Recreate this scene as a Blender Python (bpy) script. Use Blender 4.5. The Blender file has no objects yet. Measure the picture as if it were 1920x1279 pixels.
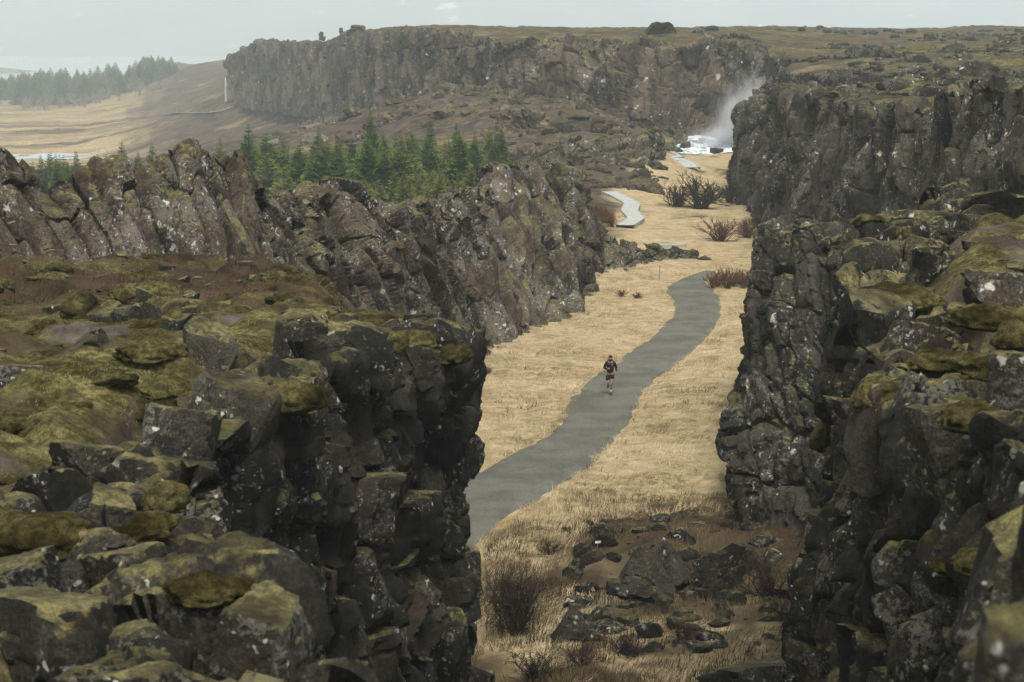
import bpy, bmesh, math, random
import numpy as np
from mathutils import Vector, Matrix, noise as mnoise
R = math.radians
random.seed(7); rng = np.random.default_rng(7)
scene = bpy.context.scene
C = scene.collection

# ------------------------------------------------------------------ camera, sky, sun, exposure
FPX, CAMZ, HORIZON = 3733.0, 16.0, 60.0
HAZE = .00034
PITCH = math.atan((639.5 - HORIZON) / FPX)
cam_d = bpy.data.cameras.new('camera'); cam = bpy.data.objects.new('camera', cam_d); C.objects.link(cam)
cam.location = (0, 0, CAMZ); cam.rotation_euler = (R(90) - PITCH, 0, 0)
cam_d.sensor_width = 36; cam_d.lens = FPX / 1920 * 36
cam_d.clip_start = .5; cam_d.clip_end = 40000
cam_d.dof.use_dof = True; cam_d.dof.focus_distance = 90; cam_d.dof.aperture_fstop = 3.2
scene.camera = cam
SUN_EL, SUN_AZ = 60, 172          # thin overcast: high, behind the camera
world = bpy.data.worlds.new('World'); scene.world = world; world.use_nodes = True
wn = world.node_tree; wn.nodes.clear()
sky = wn.nodes.new('ShaderNodeTexSky'); sky.sky_type = 'NISHITA'; sky.sun_disc = False
sky.sun_elevation = R(SUN_EL); sky.sun_rotation = R(SUN_AZ); sky.dust_density = 4; sky.ozone_density = 1.0
hs = wn.nodes.new('ShaderNodeHueSaturation'); hs.inputs['Saturation'].default_value = .06
bg = wn.nodes.new('ShaderNodeBackground'); bg.inputs['Strength'].default_value = .11
wo = wn.nodes.new('ShaderNodeOutputWorld')
wn.links.new(sky.outputs[0], hs.inputs['Color']); wn.links.new(hs.outputs[0], bg.inputs[0]); wn.links.new(bg.outputs[0], wo.inputs[0])
sl = bpy.data.lights.new('sun', 'SUN'); sun = bpy.data.objects.new('sun', sl); C.objects.link(sun)
sl.energy = 1.5; sl.angle = R(16); sl.color = (1, .94, .84)
sun.rotation_euler = Vector((math.sin(R(SUN_AZ)) * math.cos(R(SUN_EL)), math.cos(R(SUN_AZ)) * math.cos(R(SUN_EL)), math.sin(R(SUN_EL)))).to_track_quat('Z', 'Y').to_euler()
scene.view_settings.view_transform = 'Standard'; scene.view_settings.look = 'None'
scene.view_settings.exposure = 0.95; scene.view_settings.gamma = 1
scene.cycles.use_denoising = True; scene.cycles.denoising_prefilter = 'NONE'
scene.cycles.max_bounces = 5; scene.cycles.diffuse_bounces = 3; scene.cycles.volume_bounces = 1
scene.cycles.transparent_max_bounces = 8
scene.cycles.sample_clamp_indirect = 6

# ------------------------------------------------------------------ helpers
def W(px, py, d):
    """world point on the pixel's ray at depth y = d"""
    rx, uy = (px - 960) / FPX, (639.5 - py) / FPX
    ca, sa = math.cos(PITCH), math.sin(PITCH)
    if 280 < d < 1200: d = d * (1 + .55 * min(max((905 - px) / 465, 0), 1) * min((d - 280) / 120, 1))   # the lowland on the left runs further back
    k = d / (ca + uy * sa)
    return np.array((rx * k, d, CAMZ + k * (-sa + uy * ca)))
def Wz(px, py, z):
    rx, uy = (px - 960) / FPX, (639.5 - py) / FPX
    ca, sa = math.cos(PITCH), math.sin(PITCH)
    k = (z - CAMZ) / (-sa + uy * ca)
    return np.array((rx * k, k * (ca + uy * sa), z))
def h3(ix, iy, iz, seed=0):
    with np.errstate(over='ignore'):
        h = (ix.astype(np.int64) * 374761393 + iy.astype(np.int64) * 668265263 + iz.astype(np.int64) * 2147483647 + seed * 1274126177) & 0xffffffff
        h = ((h ^ (h >> 13)) * 1274126177) & 0xffffffff
        h = ((h ^ (h >> 16)) * 2246822519) & 0xffffffff
        h = h ^ (h >> 15)
    return h.astype(np.float64) / 4294967296.0
def vnoise(p, seed=0):
    """smooth value noise in -1..1, p (..., 3)"""
    i = np.floor(p).astype(np.int64); f = p - i; f = f * f * f * (f * (f * 6 - 15) + 10)
    x, y, z = i[..., 0], i[..., 1], i[..., 2]; r = 0
    for dx in (0, 1):
        wx = f[..., 0] if dx else 1 - f[..., 0]
        for dy in (0, 1):
            wy = f[..., 1] if dy else 1 - f[..., 1]
            for dz in (0, 1):
                wz = f[..., 2] if dz else 1 - f[..., 2]
                r = r + wx * wy * wz * h3(x + dx, y + dy, z + dz, seed)
    return r * 2 - 1
def fbm(p, octv=4, seed=0, gain=.5):
    a, s, r = 1.0, 0.0, 0
    for o in range(octv):
        r = r + a * vnoise(p * (2.03 ** o) + o * 17.3, seed + o); s += a; a *= gain
    return r / s
def n2(x, y, scale, octv=3, seed=0):
    return fbm(np.stack([np.asarray(x, float) / scale, np.asarray(y, float) / scale, np.zeros_like(np.asarray(x, float)) + seed * 3.7], -1), octv, seed)
def sstep(a, b, x):
    t = np.clip((x - a) / (b - a), 0, 1); return t * t * (3 - 2 * t)
def mesh_np(name, V, faces, mats=None, smooth=True, midx=None):
    V = np.asarray(V, np.float32)
    if not isinstance(faces, (list, tuple)): faces = [faces]
    faces = [np.asarray(f, np.int32) for f in faces if len(f)]
    me = bpy.data.meshes.new(name)
    loops = np.concatenate([f.ravel() for f in faces]); cnt = np.concatenate([np.full(len(f), f.shape[1], np.int32) for f in faces])
    start = np.concatenate([[0], np.cumsum(cnt)[:-1]]).astype(np.int32)
    me.vertices.add(len(V)); me.vertices.foreach_set('co', V.ravel())
    me.loops.add(len(loops)); me.loops.foreach_set('vertex_index', loops)
    me.polygons.add(len(cnt)); me.polygons.foreach_set('loop_start', start)
    try: me.polygons.foreach_set('loop_total', cnt)
    except Exception: pass
    me.polygons.foreach_set('use_smooth', np.full(len(cnt), bool(smooth)))
    for m in (mats or []): me.materials.append(m)
    if midx is not None: me.polygons.foreach_set('material_index', np.asarray(midx, np.int32))
    me.update(calc_edges=True); me.validate()
    return me
def link(name, data, parent=None, loc=None, rot=None, scl=None):
    o = bpy.data.objects.new(name, data); C.objects.link(o)
    if parent is not None: o.parent = parent
    if loc is not None: o.location = [float(v) for v in loc]
    if rot is not None: o.rotation_euler = rot
    if scl is not None: o.scale = scl if hasattr(scl, '__len__') else (scl,) * 3
    return o
def tag(o, label=None, cat=None, group=None, kind=None):
    if label: o['label'] = label
    if cat: o['category'] = cat
    if group: o['group'] = group
    if kind: o['kind'] = kind
    return o
def thing(name, label, cat, loc=(0, 0, 0), rz=0, group=None):
    o = link(name, None, None, loc, (0, 0, rz)); o.empty_display_size = .3
    return tag(o, label, cat, group)
def wpart(name, V, faces, mat, parent=None, ploc=(0, 0, 0), smooth=True, origin=True, sharp=0):
    """mesh given in world coordinates, its origin at its own centre, under a parent standing at ploc"""
    V = np.asarray(V, float); c = V.mean(0) if origin else np.zeros(3)
    me = mesh_np(name, V - c, faces, [mat], smooth)
    if sharp: me.set_sharp_from_angle(angle=R(sharp))
    return link(name, me, parent, c - np.asarray(ploc, float))
def copy_tree(o, parent=None):
    c = o.copy(); C.objects.link(c); c.parent = parent
    for ch in list(o.children): copy_tree(ch, c)
    return c
def tubes(paths, sides=4):
    """paths: list of (points (n,3), radii (n)) -> V, F quads"""
    Vs, Fs, off = [], [], 0
    for P, r in paths:
        P = np.asarray(P, float); r = np.asarray(r, float); n = len(P)
        T = np.gradient(P, axis=0); T /= np.linalg.norm(T, axis=1)[:, None] + 1e-9
        ref = np.where(np.abs(T[:, 2:3]) > .9, np.array([[1., 0, 0]]), np.array([[0, 0, 1.]]))
        A = np.cross(T, ref); A /= np.linalg.norm(A, axis=1)[:, None] + 1e-9; B = np.cross(T, A)
        ang = np.arange(sides) * 2 * math.pi / sides
        V = P[:, None] + r[:, None, None] * (A[:, None] * np.cos(ang)[None, :, None] + B[:, None] * np.sin(ang)[None, :, None])
        Vs.append(V.reshape(-1, 3)); i = np.arange(n - 1)[:, None] * sides; k = np.arange(sides)[None]; k2 = (k + 1) % sides
        Fs.append(np.stack([i + k, i + k2, i + sides + k2, i + sides + k], -1).reshape(-1, 4) + off); off += n * sides
    return np.concatenate(Vs), np.concatenate(Fs)
def boxes(bl):
    """list of (centre, half size, rot z) -> V, F"""
    Vs, Fs = [], []
    q = np.array([[0, 2, 3, 1], [4, 5, 7, 6], [0, 1, 5, 4], [2, 6, 7, 3], [0, 4, 6, 2], [1, 3, 7, 5]])
    for k, (c, h, a) in enumerate(bl):
        s = np.array([[(i & 1) * 2 - 1, (i >> 1 & 1) * 2 - 1, (i >> 2) * 2 - 1] for i in range(8)], float) * np.array(h)
        ca, sa = math.cos(a), math.sin(a)
        s = np.stack([s[:, 0] * ca - s[:, 1] * sa, s[:, 0] * sa + s[:, 1] * ca, s[:, 2]], -1)
        Vs.append(s + np.array(c)); Fs.append(q + 8 * k)
    return np.concatenate(Vs), np.concatenate(Fs)
_ico = {}
def ico(sub):
    if sub not in _ico:
        bm = bmesh.new(); bmesh.ops.create_icosphere(bm, subdivisions=sub, radius=1)
        V = np.array([v.co[:] for v in bm.verts]); F = np.array([[v.index for v in f.verts] for f in bm.faces]); bm.free()
        _ico[sub] = (V, F)
    return _ico[sub]

# ------------------------------------------------------------------ materials
class NT:
    def __init__(s, name):
        s.m = bpy.data.materials.new(name); s.m.use_nodes = True; s.t = s.m.node_tree; s.t.nodes.clear()
        s.out = s.n('OutputMaterial'); s.pos = None
    def n(s, typ, **kw):
        nd = s.t.nodes.new('ShaderNode' + typ)
        for k, v in kw.items(): setattr(nd, k, v)
        return nd
    def set(s, sock, v):
        if hasattr(v, 'is_linked') or isinstance(v, bpy.types.NodeSocket): s.t.links.new(v, sock)
        elif v is not None:
            if sock.type == 'RGBA' and not hasattr(v, '__len__'): v = (v, v, v)
            sock.default_value = (*v, 1) if sock.type == 'RGBA' and len(v) == 3 else v
    def P(s, scl=(1, 1, 1)):
        if s.pos is None: s.pos = s.n('NewGeometry')
        if scl == (1, 1, 1): return s.pos.outputs['Position']
        v = s.n('VectorMath', operation='MULTIPLY'); s.set(v.inputs[0], s.pos.outputs['Position']); v.inputs[1].default_value = scl
        return v.outputs[0]
    def noise(s, scale, detail=4, vec=None, rough=.55, dist=0):
        nd = s.n('TexNoise'); nd.inputs['Scale'].default_value = scale; nd.inputs['Detail'].default_value = detail
        nd.inputs['Roughness'].default_value = rough; nd.inputs['Distortion'].default_value = dist
        s.set(nd.inputs['Vector'], vec if vec is not None else s.P()); return nd.outputs['Fac']
    def vor(s, scale, vec=None, feat='F1'):
        nd = s.n('TexVoronoi', feature=feat); nd.inputs['Scale'].default_value = scale
        s.set(nd.inputs['Vector'], vec if vec is not None else s.P()); return nd
    def step(s, x, a, b, lo=0, hi=1):
        nd = s.n('MapRange', interpolation_type='SMOOTHSTEP'); s.set(nd.inputs[0], x)
        for k, v in zip((1, 2, 3, 4), (a, b, lo, hi)): nd.inputs[k].default_value = v
        return nd.outputs[0]
    def math(s, op, a, b=None, clamp=False):
        nd = s.n('Math', operation=op, use_clamp=clamp); s.set(nd.inputs[0], a)
        if b is not None: s.set(nd.inputs[1], b)
        return nd.outputs[0]
    def mix(s, f, a, b, typ='MIX'):
        nd = s.n('Mix', data_type='RGBA', blend_type=typ); s.set(nd.inputs[0], f); s.set(nd.inputs[6], a); s.set(nd.inputs[7], b)
        return nd.outputs[2]
    def ramp(s, x, stops):
        nd = s.n('ValToRGB'); e = nd.color_ramp.elements
        while len(e) < len(stops): e.new(.5)
        for k, (p, c) in enumerate(stops): e[k].position = p; e[k].color = (*c, 1)
        s.set(nd.inputs[0], x); return nd.outputs[0]
    def attr(s, name):
        nd = s.n('Attribute', attribute_name=name); return nd
    def bump(s, h, strength=.5, dist=.05, nrm=None):
        nd = s.n('Bump'); nd.inputs['Strength'].default_value = strength; nd.inputs['Distance'].default_value = dist
        s.set(nd.inputs['Height'], h)
        if nrm is not None: s.set(nd.inputs['Normal'], nrm)
        return nd.outputs[0]
    def bsdf(s, col, rough=.9, nrm=None, spec=.2, **kw):
        b = s.n('BsdfPrincipled'); s.set(b.inputs['Base Color'], col); s.set(b.inputs['Roughness'], rough)
        b.inputs['Specular IOR Level'].default_value = spec
        if nrm is not None: s.set(b.inputs['Normal'], nrm)
        for k, v in kw.items(): s.set(b.inputs[k.replace('_', ' ')], v)
        s.t.links.new(b.outputs[0], s.out.inputs['Surface']); return s.m

MOSS_D, MOSS_M, MOSS_L, MOSS_P = (.022, .019, .006), (.08, .071, .025), (.185, .165, .072), (.24, .22, .13)
def moss_col(t, k=1.0):
    a = t.noise(1.1 * k, 5); b = t.noise(9 * k, 4); c = t.noise(.45 * k, 3)
    col = t.ramp(a, [(.3, MOSS_D), (.46, MOSS_M), (.62, MOSS_L), (.74, MOSS_M)])
    b2 = t.noise(42 * k, 4, rough=.75); col = t.mix(1, col, t.ramp(b2, [(.32, (.45, .45, .4)), (.5, (.95, .95, .9)), (.66, (1.55, 1.5, 1.4))]), 'MULTIPLY')
    col = t.mix(t.step(b, .38, .62), t.mix(.6, col, (.008, .006, .002), 'MIX'), col)
    return t.mix(t.step(c, .62, .74, 0, .5), col, MOSS_P)
def basalt(name, k=1.0, lichen=.5, moss=.5, dark=(.02, .021, .017), mid=(.06, .05, .037), light=(.125, .115, .095), fine=1.0, heath=0.0):
    t = NT(name); geo = t.P(); nz = t.n('SeparateXYZ'); t.set(nz.inputs[0], t.pos.outputs['Normal']); nz = nz.outputs[2]
    a = t.noise(.55 * k, 7, rough=.62); st = t.noise(1.0, 6, t.P((2.2 * k, 2.2 * k, .5 * k)), .65); g = t.noise(7 * k, 6, rough=.7)
    oi = t.n('ObjectInfo')
    f = t.math('ADD', t.math('MULTIPLY', a, .45), t.math('ADD', t.math('MULTIPLY', st, .35), t.math('MULTIPLY', g, .28)))
    f = t.math('ADD', f, t.math('MULTIPLY', t.math('SUBTRACT', oi.outputs['Random'], .5), .14))
    col = t.ramp(f, [(.44, dark), (.53, mid), (.61, light), (.7, mid)])
    sp = t.noise(26 * k * fine, 5, rough=.75); col = t.mix(1, col, t.ramp(sp, [(.33, (.3, .3, .3)), (.5, (.85, .85, .85)), (.66, (1.9, 1.85, 1.75))]), 'MULTIPLY')
    ru = t.noise(.8 * k, 4); col = t.mix(t.step(ru, .56, .7, 0, .4), col, (.052, .036, .02))
    # pale crust lichen in mottled sheets, white rosettes in clusters
    lm = t.noise(.7 * k, 4); lf = t.noise(11 * k * fine, 5, rough=.75)
    lf2 = t.math('ADD', lf, t.math('MULTIPLY', t.math('SUBTRACT', lm, .5), .9))
    col = t.mix(t.step(lf2, .66 - .16 * lichen, .74 - .14 * lichen, 0, .6), col, (.155, .148, .118))
    vw = t.n('VectorMath', operation='ADD'); t.set(vw.inputs[0], t.P())
    nn = t.n('TexNoise'); nn.inputs['Scale'].default_value = 6 * k; t.set(nn.inputs['Vector'], t.P())
    sc = t.n('VectorMath', operation='SCALE'); t.set(sc.inputs[0], nn.outputs['Color']); sc.inputs['Scale'].default_value = .4 / k; t.set(vw.inputs[1], sc.outputs[0])
    for vs, th, cc in ((7.5 * k * fine, .32, (.36, .355, .31)), (3.4 * k * fine, .27, (.43, .42, .37)), (1.6 * k * fine, .17, (.5, .49, .44))):
        v = t.vor(vs, vw.outputs[0]); cs = t.n('SeparateColor'); t.set(cs.inputs[0], v.outputs['Color'])
        on = t.math('MULTIPLY', t.step(cs.outputs[0], 1 - .62 * lichen, 1.02 - .62 * lichen), t.step(lm, .42, .6))
        col = t.mix(t.math('MULTIPLY', on, t.step(v.outputs['Distance'], th, th * .55)), col, cc)
    # moss on whatever faces up
    mz = t.math('ADD', nz, t.math('MULTIPLY', t.math('SUBTRACT', t.noise(1.6 * k, 6, rough=.7), .5), 2.1))
    mz = t.math('ADD', mz, t.math('MULTIPLY', t.math('SUBTRACT', g, .5), .5))
    mf = t.step(mz, .98 - .5 * moss, 1.22 - .5 * moss)
    mcol = moss_col(t, k)
    if heath: mcol = t.mix(t.step(t.noise(.3 * k, 3), .45, .6, 0, heath), mcol, (.07, .04, .022))
    col = t.mix(mf, col, mcol)
    h = t.math('ADD', t.math('MULTIPLY', t.noise(3.2 * k, 8, rough=.68), 1.0), t.math('MULTIPLY', t.noise(14 * k, 5, rough=.7), .35))
    nr = t.bump(h, .8, .11 / k)
    return t.bsdf(col, .88, nr, .25)
def moss_mat(name):
    t = NT(name); col = moss_col(t)
    h = t.math('ADD', t.noise(7, 6, rough=.65), t.math('MULTIPLY', t.noise(42, 4, rough=.75), .6))
    return t.bsdf(col, 1.0, t.bump(h, 1.0, .12), .02)

M = {}
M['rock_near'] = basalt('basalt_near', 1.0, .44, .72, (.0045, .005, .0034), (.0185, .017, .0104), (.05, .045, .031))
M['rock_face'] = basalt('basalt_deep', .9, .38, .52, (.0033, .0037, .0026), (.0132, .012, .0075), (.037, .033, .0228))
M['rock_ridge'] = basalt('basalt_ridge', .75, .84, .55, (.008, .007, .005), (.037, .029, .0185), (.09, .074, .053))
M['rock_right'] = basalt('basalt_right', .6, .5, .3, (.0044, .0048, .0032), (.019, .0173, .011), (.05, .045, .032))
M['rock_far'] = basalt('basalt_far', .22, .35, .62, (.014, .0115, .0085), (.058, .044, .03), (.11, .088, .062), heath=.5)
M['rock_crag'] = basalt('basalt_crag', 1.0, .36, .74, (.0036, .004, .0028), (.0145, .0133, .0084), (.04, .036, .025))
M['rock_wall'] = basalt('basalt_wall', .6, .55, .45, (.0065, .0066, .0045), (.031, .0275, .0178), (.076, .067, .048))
M['moss'] = moss_mat('moss')
def simple(name, c1, c2, scale, rough=.9, bump=.4, bd=.03, spec=.2, **kw):
    t = NT(name); col = t.mix(t.step(t.noise(scale, 5), .35, .65), c1, c2)
    return t.bsdf(col, rough, t.bump(t.noise(scale * 3, 5), bump, bd), spec, **kw)
M['gravel'] = None
t = NT('path_gravel')
col = t.mix(t.step(t.noise(.5, 5), .35, .65), (.088, .09, .072), (.132, .13, .106)); v = t.vor(18); col = t.mix(.3, col, v.outputs['Color'], 'SOFT_LIGHT')
col = t.mix(t.step(t.noise(9, 4, rough=.7), .6, .72, 0, .5), col, (.05, .05, .045))
col = t.mix(t.step(t.noise(.8, 6, t.P((1, .35, 1)), .7), .56, .7, 0, .5), col, (.2, .165, .105)); col = t.mix(t.step(t.noise(2.2, 5, rough=.7), .6, .7, 0, .4), col, (.06, .06, .05))
M['gravel'] = t.bsdf(col, .9, t.bump(t.noise(16, 5, rough=.7), .6, .05), .2)
M['boardwalk'] = simple('boardwalk_planks', (.3, .315, .295), (.4, .41, .38), 2, .8, .1, .01)
M['timber'] = simple('grey_timber', (.16, .15, .13), (.24, .22, .19), 3)
M['white_paint'] = simple('white_paint', (.7, .7, .68), (.78, .78, .76), 4, .5)
M['spruce'] = simple('spruce_needles', (.02, .048, .005), (.066, .115, .012), .5, .8, .2)
M['spruce_y'] = simple('pine_needles', (.06, .085, .012), (.14, .145, .03), .9, .8, .2)
M['bark'] = simple('bark', (.05, .04, .03), (.11, .09, .07), 6)
M['twig'] = simple('bare_twigs', (.022, .016, .011), (.05, .037, .026), 2)
M['twig_red'] = simple('reddish_twigs', (.085, .04, .022), (.14, .075, .04), 2)
M['birch'] = simple('birch_twigs', (.16, .135, .115), (.26, .225, .19), 2)

# ------------------------------------------------------------------ terrain heights
def rbf(ctrl):
    A = np.array(ctrl, float); Q = np.stack([A[:, 0] / A[:, 1] * 9, np.log(A[:, 1]) * 3.2], -1); z = A[:, 2]
    D = np.linalg.norm(Q[:, None] - Q[None], axis=-1); n = len(A)
    K = np.zeros((n + 1, n + 1)); K[:n, :n] = -D; K[:n, n] = K[n, :n] = 1; K[np.arange(n), np.arange(n)] -= .02
    w = np.linalg.solve(K, np.append(z, 0))
    def f(x, y):
        y = np.maximum(y, 3); q = np.stack([x / y * 9, np.log(y) * 3.2], -1); r = np.full(np.shape(x), w[n])
        for i in range(n): r = r - w[i] * np.sqrt((q[..., 0] - Q[i, 0]) ** 2 + (q[..., 1] - Q[i, 1]) ** 2)
        return r
    return f
low = [(0, 12, 0), (-6, 20, 0), (6, 20, 0), (0, 30, 0), (5, 40, 0), (-2, 55, 0), (4, 60, 0), (9, 60, .3), (-3, 75, 0), (0, 75, 0), (6, 75, 0), (9, 82, .2), (2, 90, 0), (9, 92, .2), (-2, 98, .2),
       (6, 110, 0), (13, 110, .2), (10, 128, 0), (15, 128, 0), (18, 160, .2), (13, 158, .3), (22, 185, .8), (16, 195, .4), (20, 215, .2), (27, 215, .6), (22, 250, .3), (28, 255, .3), (24, 275, .2), (33, 275, .3), (19, 262, .6)]
low += [tuple(W(*a)) for a in [(850, 168, 308), (900, 205, 283), (960, 185, 295), (1000, 218, 255), (1100, 215, 262), (1060, 272, 235), (1150, 255, 240), (1205, 268, 226), (1110, 335, 203), (1050, 355, 188), (960, 335, 185),
       (940, 345, 213), (850, 395, 200), (700, 410, 203), (550, 405, 213), (400, 340, 255), (250, 405, 228), (100, 405, 233), (-80, 400, 240), (100, 325, 325), (0, 293, 470), (120, 293, 470), (250, 302, 425), (300, 262, 450), (450, 240, 430), (550, 243, 395), (620, 218, 395),
       (700, 228, 350), (780, 205, 332), (420, 190, 600), (330, 216, 580), (200, 218, 650), (50, 212, 700), (-60, 240, 600), (150, 200, 800), (300, 158, 850), (375, 115, 800), (440, 125, 600), (300, 118, 1000), (180, 170, 1000), (0, 165, 1000), (520, 190, 480), (480, 150, 520)]]
low += [(u * d, d, z) for d, z in ((2000, -44), (3000, -46), (7000, -46), (16000, -46)) for u in (-.4, -.2, 0, .2, .4)] + [(u * d, d, z) for d, z in ((60, 0), (140, 0), (300, 0)) for u in (.2, .35)] + [(-.35 * d, d, z) for d, z in ((30, 0), (130, -4), (300, -8), (1000, -17))]
f_low = rbf(low)
f_left = rbf([tuple(W(*a)) for a in [(600, 1300, 15), (490, 1140, 18.5), (250, 1130, 18.5), (0, 1160, 18), (350, 960, 23), (100, 960, 23.5), (-100, 940, 24), (400, 845, 28), (200, 790, 30), (0, 760, 31), (600, 715, 34), (350, 690, 35), (740, 655, 39), (500, 640, 39.5), (200, 610, 43), (868, 648, 43), (0, 570, 46), (700, 590, 49), (450, 560, 50), (820, 620, 50), (0, 500, 56), (300, 495, 59), (520, 505, 62), (600, 542, 66), (700, 582, 72), (780, 622, 78), (-300, 520, 56), (-300, 760, 31), (-300, 1160, 18), (840, 690, 82)]] + [(-3, 8, 9.5), (-8, 8, 10), (-30, 62, 9), (-30, 40, 9.6)])
f_c = rbf([tuple(W(*a)) for a in [(1925, 385, 53), (1750, 400, 51), (1645, 425, 48), (1605, 540, 40), (1595, 645, 34), (1705, 705, 28), (1805, 790, 24), (1925, 860, 20), (1800, 600, 33), (1800, 480, 43), (1900, 560, 33), (2100, 480, 40), (2100, 700, 25)]] + [(3.6, 10, 12.7), (2.6, 6, 13), (9, 10, 13)])
f_b = rbf([tuple(W(*a)) for a in [(1425, 428, 72), (1480, 448, 70), (1560, 448, 68), (1640, 440, 64), (1720, 430, 62), (1800, 420, 62)]] + [(16, 80, 6.6), (30, 75, 6.6), (12, 88, 6)])
sky_line = [(850, 50, 405), (760, 56, 400), (700, 62, 405), (930, 60, 390), (1020, 63, 360), (1100, 57, 360), (1180, 70, 330), (1240, 68, 325), (1320, 66, 330), (1430, 60, 370), (1500, 49, 430), (1580, 54, 460), (1680, 67, 400), (1740, 68, 400), (1800, 60, 430), (1850, 50, 480), (1925, 53, 480), (2200, 55, 460)]
f_top = rbf([tuple(W(*a)) for a in sky_line + [(440, 100, 475), (520, 82, 450), (620, 79, 415), (930, 76, 330), (1100, 75, 310), (1250, 84, 300), (1390, 80, 300), (1560, 112, 262), (1450, 150, 245), (1400, 192, 200), (1480, 188, 160), (1560, 192, 128), (1640, 216, 121), (1770, 200, 112), (1785, 168, 98), (1930, 165, 88), (1700, 150, 180), (1850, 130, 190), (1930, 100, 260), (1650, 100, 285), (1800, 90, 300), (1500, 90, 310)]]
            + [(u * 700, 700, 6) for u in (0, .1, .2, .3)] + [(-.09 * 850, 850, 8)] + [(u * 1300, 1300, -35) for u in (-.1, 0, .1, .2, .3)] + [(40, 100, 13.5), (60, 160, 12)])
def xy(*a): return [tuple(W(*p)[:2]) for p in a]
# plan outlines of the raised ground (their steps lie inside the rock)
POLY_L = [(-3.6, 5)] + [(x - 1.4, y) for x, y in xy((490, 1130, 18.5), (350, 950, 23), (400, 830, 28.5), (600, 700, 35), (740, 645, 39.5), (868, 640, 43))] + [(-3.3, 47), (-4.0, 53), (-4.6, 62), (-5.0, 72), (-6.0, 80)] + xy((700, 470, 76), (600, 430, 71), (500, 420, 65.5), (440, 380, 63), (330, 380, 61), (200, 390, 59.5), (0, 370, 57), (-300, 370, 56), (-900, 370, 56)) + [(-60, 5)]
POLY_C = [(x + 1.2, y + .6) for x, y in xy((1925, 380, 52), (1750, 390, 50), (1640, 410, 47.5), (1600, 530, 40), (1590, 640, 34), (1700, 700, 28), (1800, 780, 24), (1925, 850, 20))] + [(4.7, 12.5), (3.5, 8.6), (2.9, 6), (2.2, 3), (30, 3), (40, 52)]
POLY_B = [(x + 1.4, y + 1.2) for x, y in xy((1425, 420, 76), (1480, 440, 70), (1560, 440, 68), (1640, 430, 64), (1750, 420, 62))] + [(40, 60), (40, 78), (12, 90)]
POLY_T = [(x + 1.5, y + 1.5) for x, y in xy((1930, 160, 85), (1850, 160, 90), (1784, 165, 95), (1770, 200, 109), (1640, 215, 119), (1560, 190, 126), (1480, 188, 150), (1440, 190, 170), (1396, 200, 187), (1400, 195, 200), (1435, 170, 225), (1450, 130, 262), (1440, 110, 285))] + [(x, y + 2.5) for x, y in xy((1390, 80, 292), (1310, 75, 288), (1260, 78, 285), (1130, 70, 295), (1000, 70, 308), (925, 76, 318), (910, 66, 335), (800, 62, 350), (700, 66, 375), (600, 78, 402), (520, 81, 430), (485, 83, 448), (440, 99, 465))] + [(-85, 860), (-120, 1700), (700, 1700), (600, 80)]
def inside(poly, x, y):
    r = np.zeros(np.shape(x), bool); n = len(poly)
    for i in range(n):
        (x1, y1), (x2, y2) = poly[i], poly[(i + 1) % n]
        if y1 == y2: continue
        r ^= ((y1 > y) != (y2 > y)) & (x < (x2 - x1) * (y - y1) / (y2 - y1) + x1)
    return r
def poly_dist(poly, x, y):
    r = np.full(np.shape(x), 1e9); n = len(poly)
    for i in range(n):
        (x1, y1), (x2, y2) = poly[i], poly[(i + 1) % n]; dx, dy = x2 - x1, y2 - y1
        t = np.clip(((x - x1) * dx + (y - y1) * dy) / (dx * dx + dy * dy + 1e-9), 0, 1)
        r = np.minimum(r, np.hypot(x - x1 - t * dx, y - y1 - t * dy))
    return r
POND = W(115, 292, 470)
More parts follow.
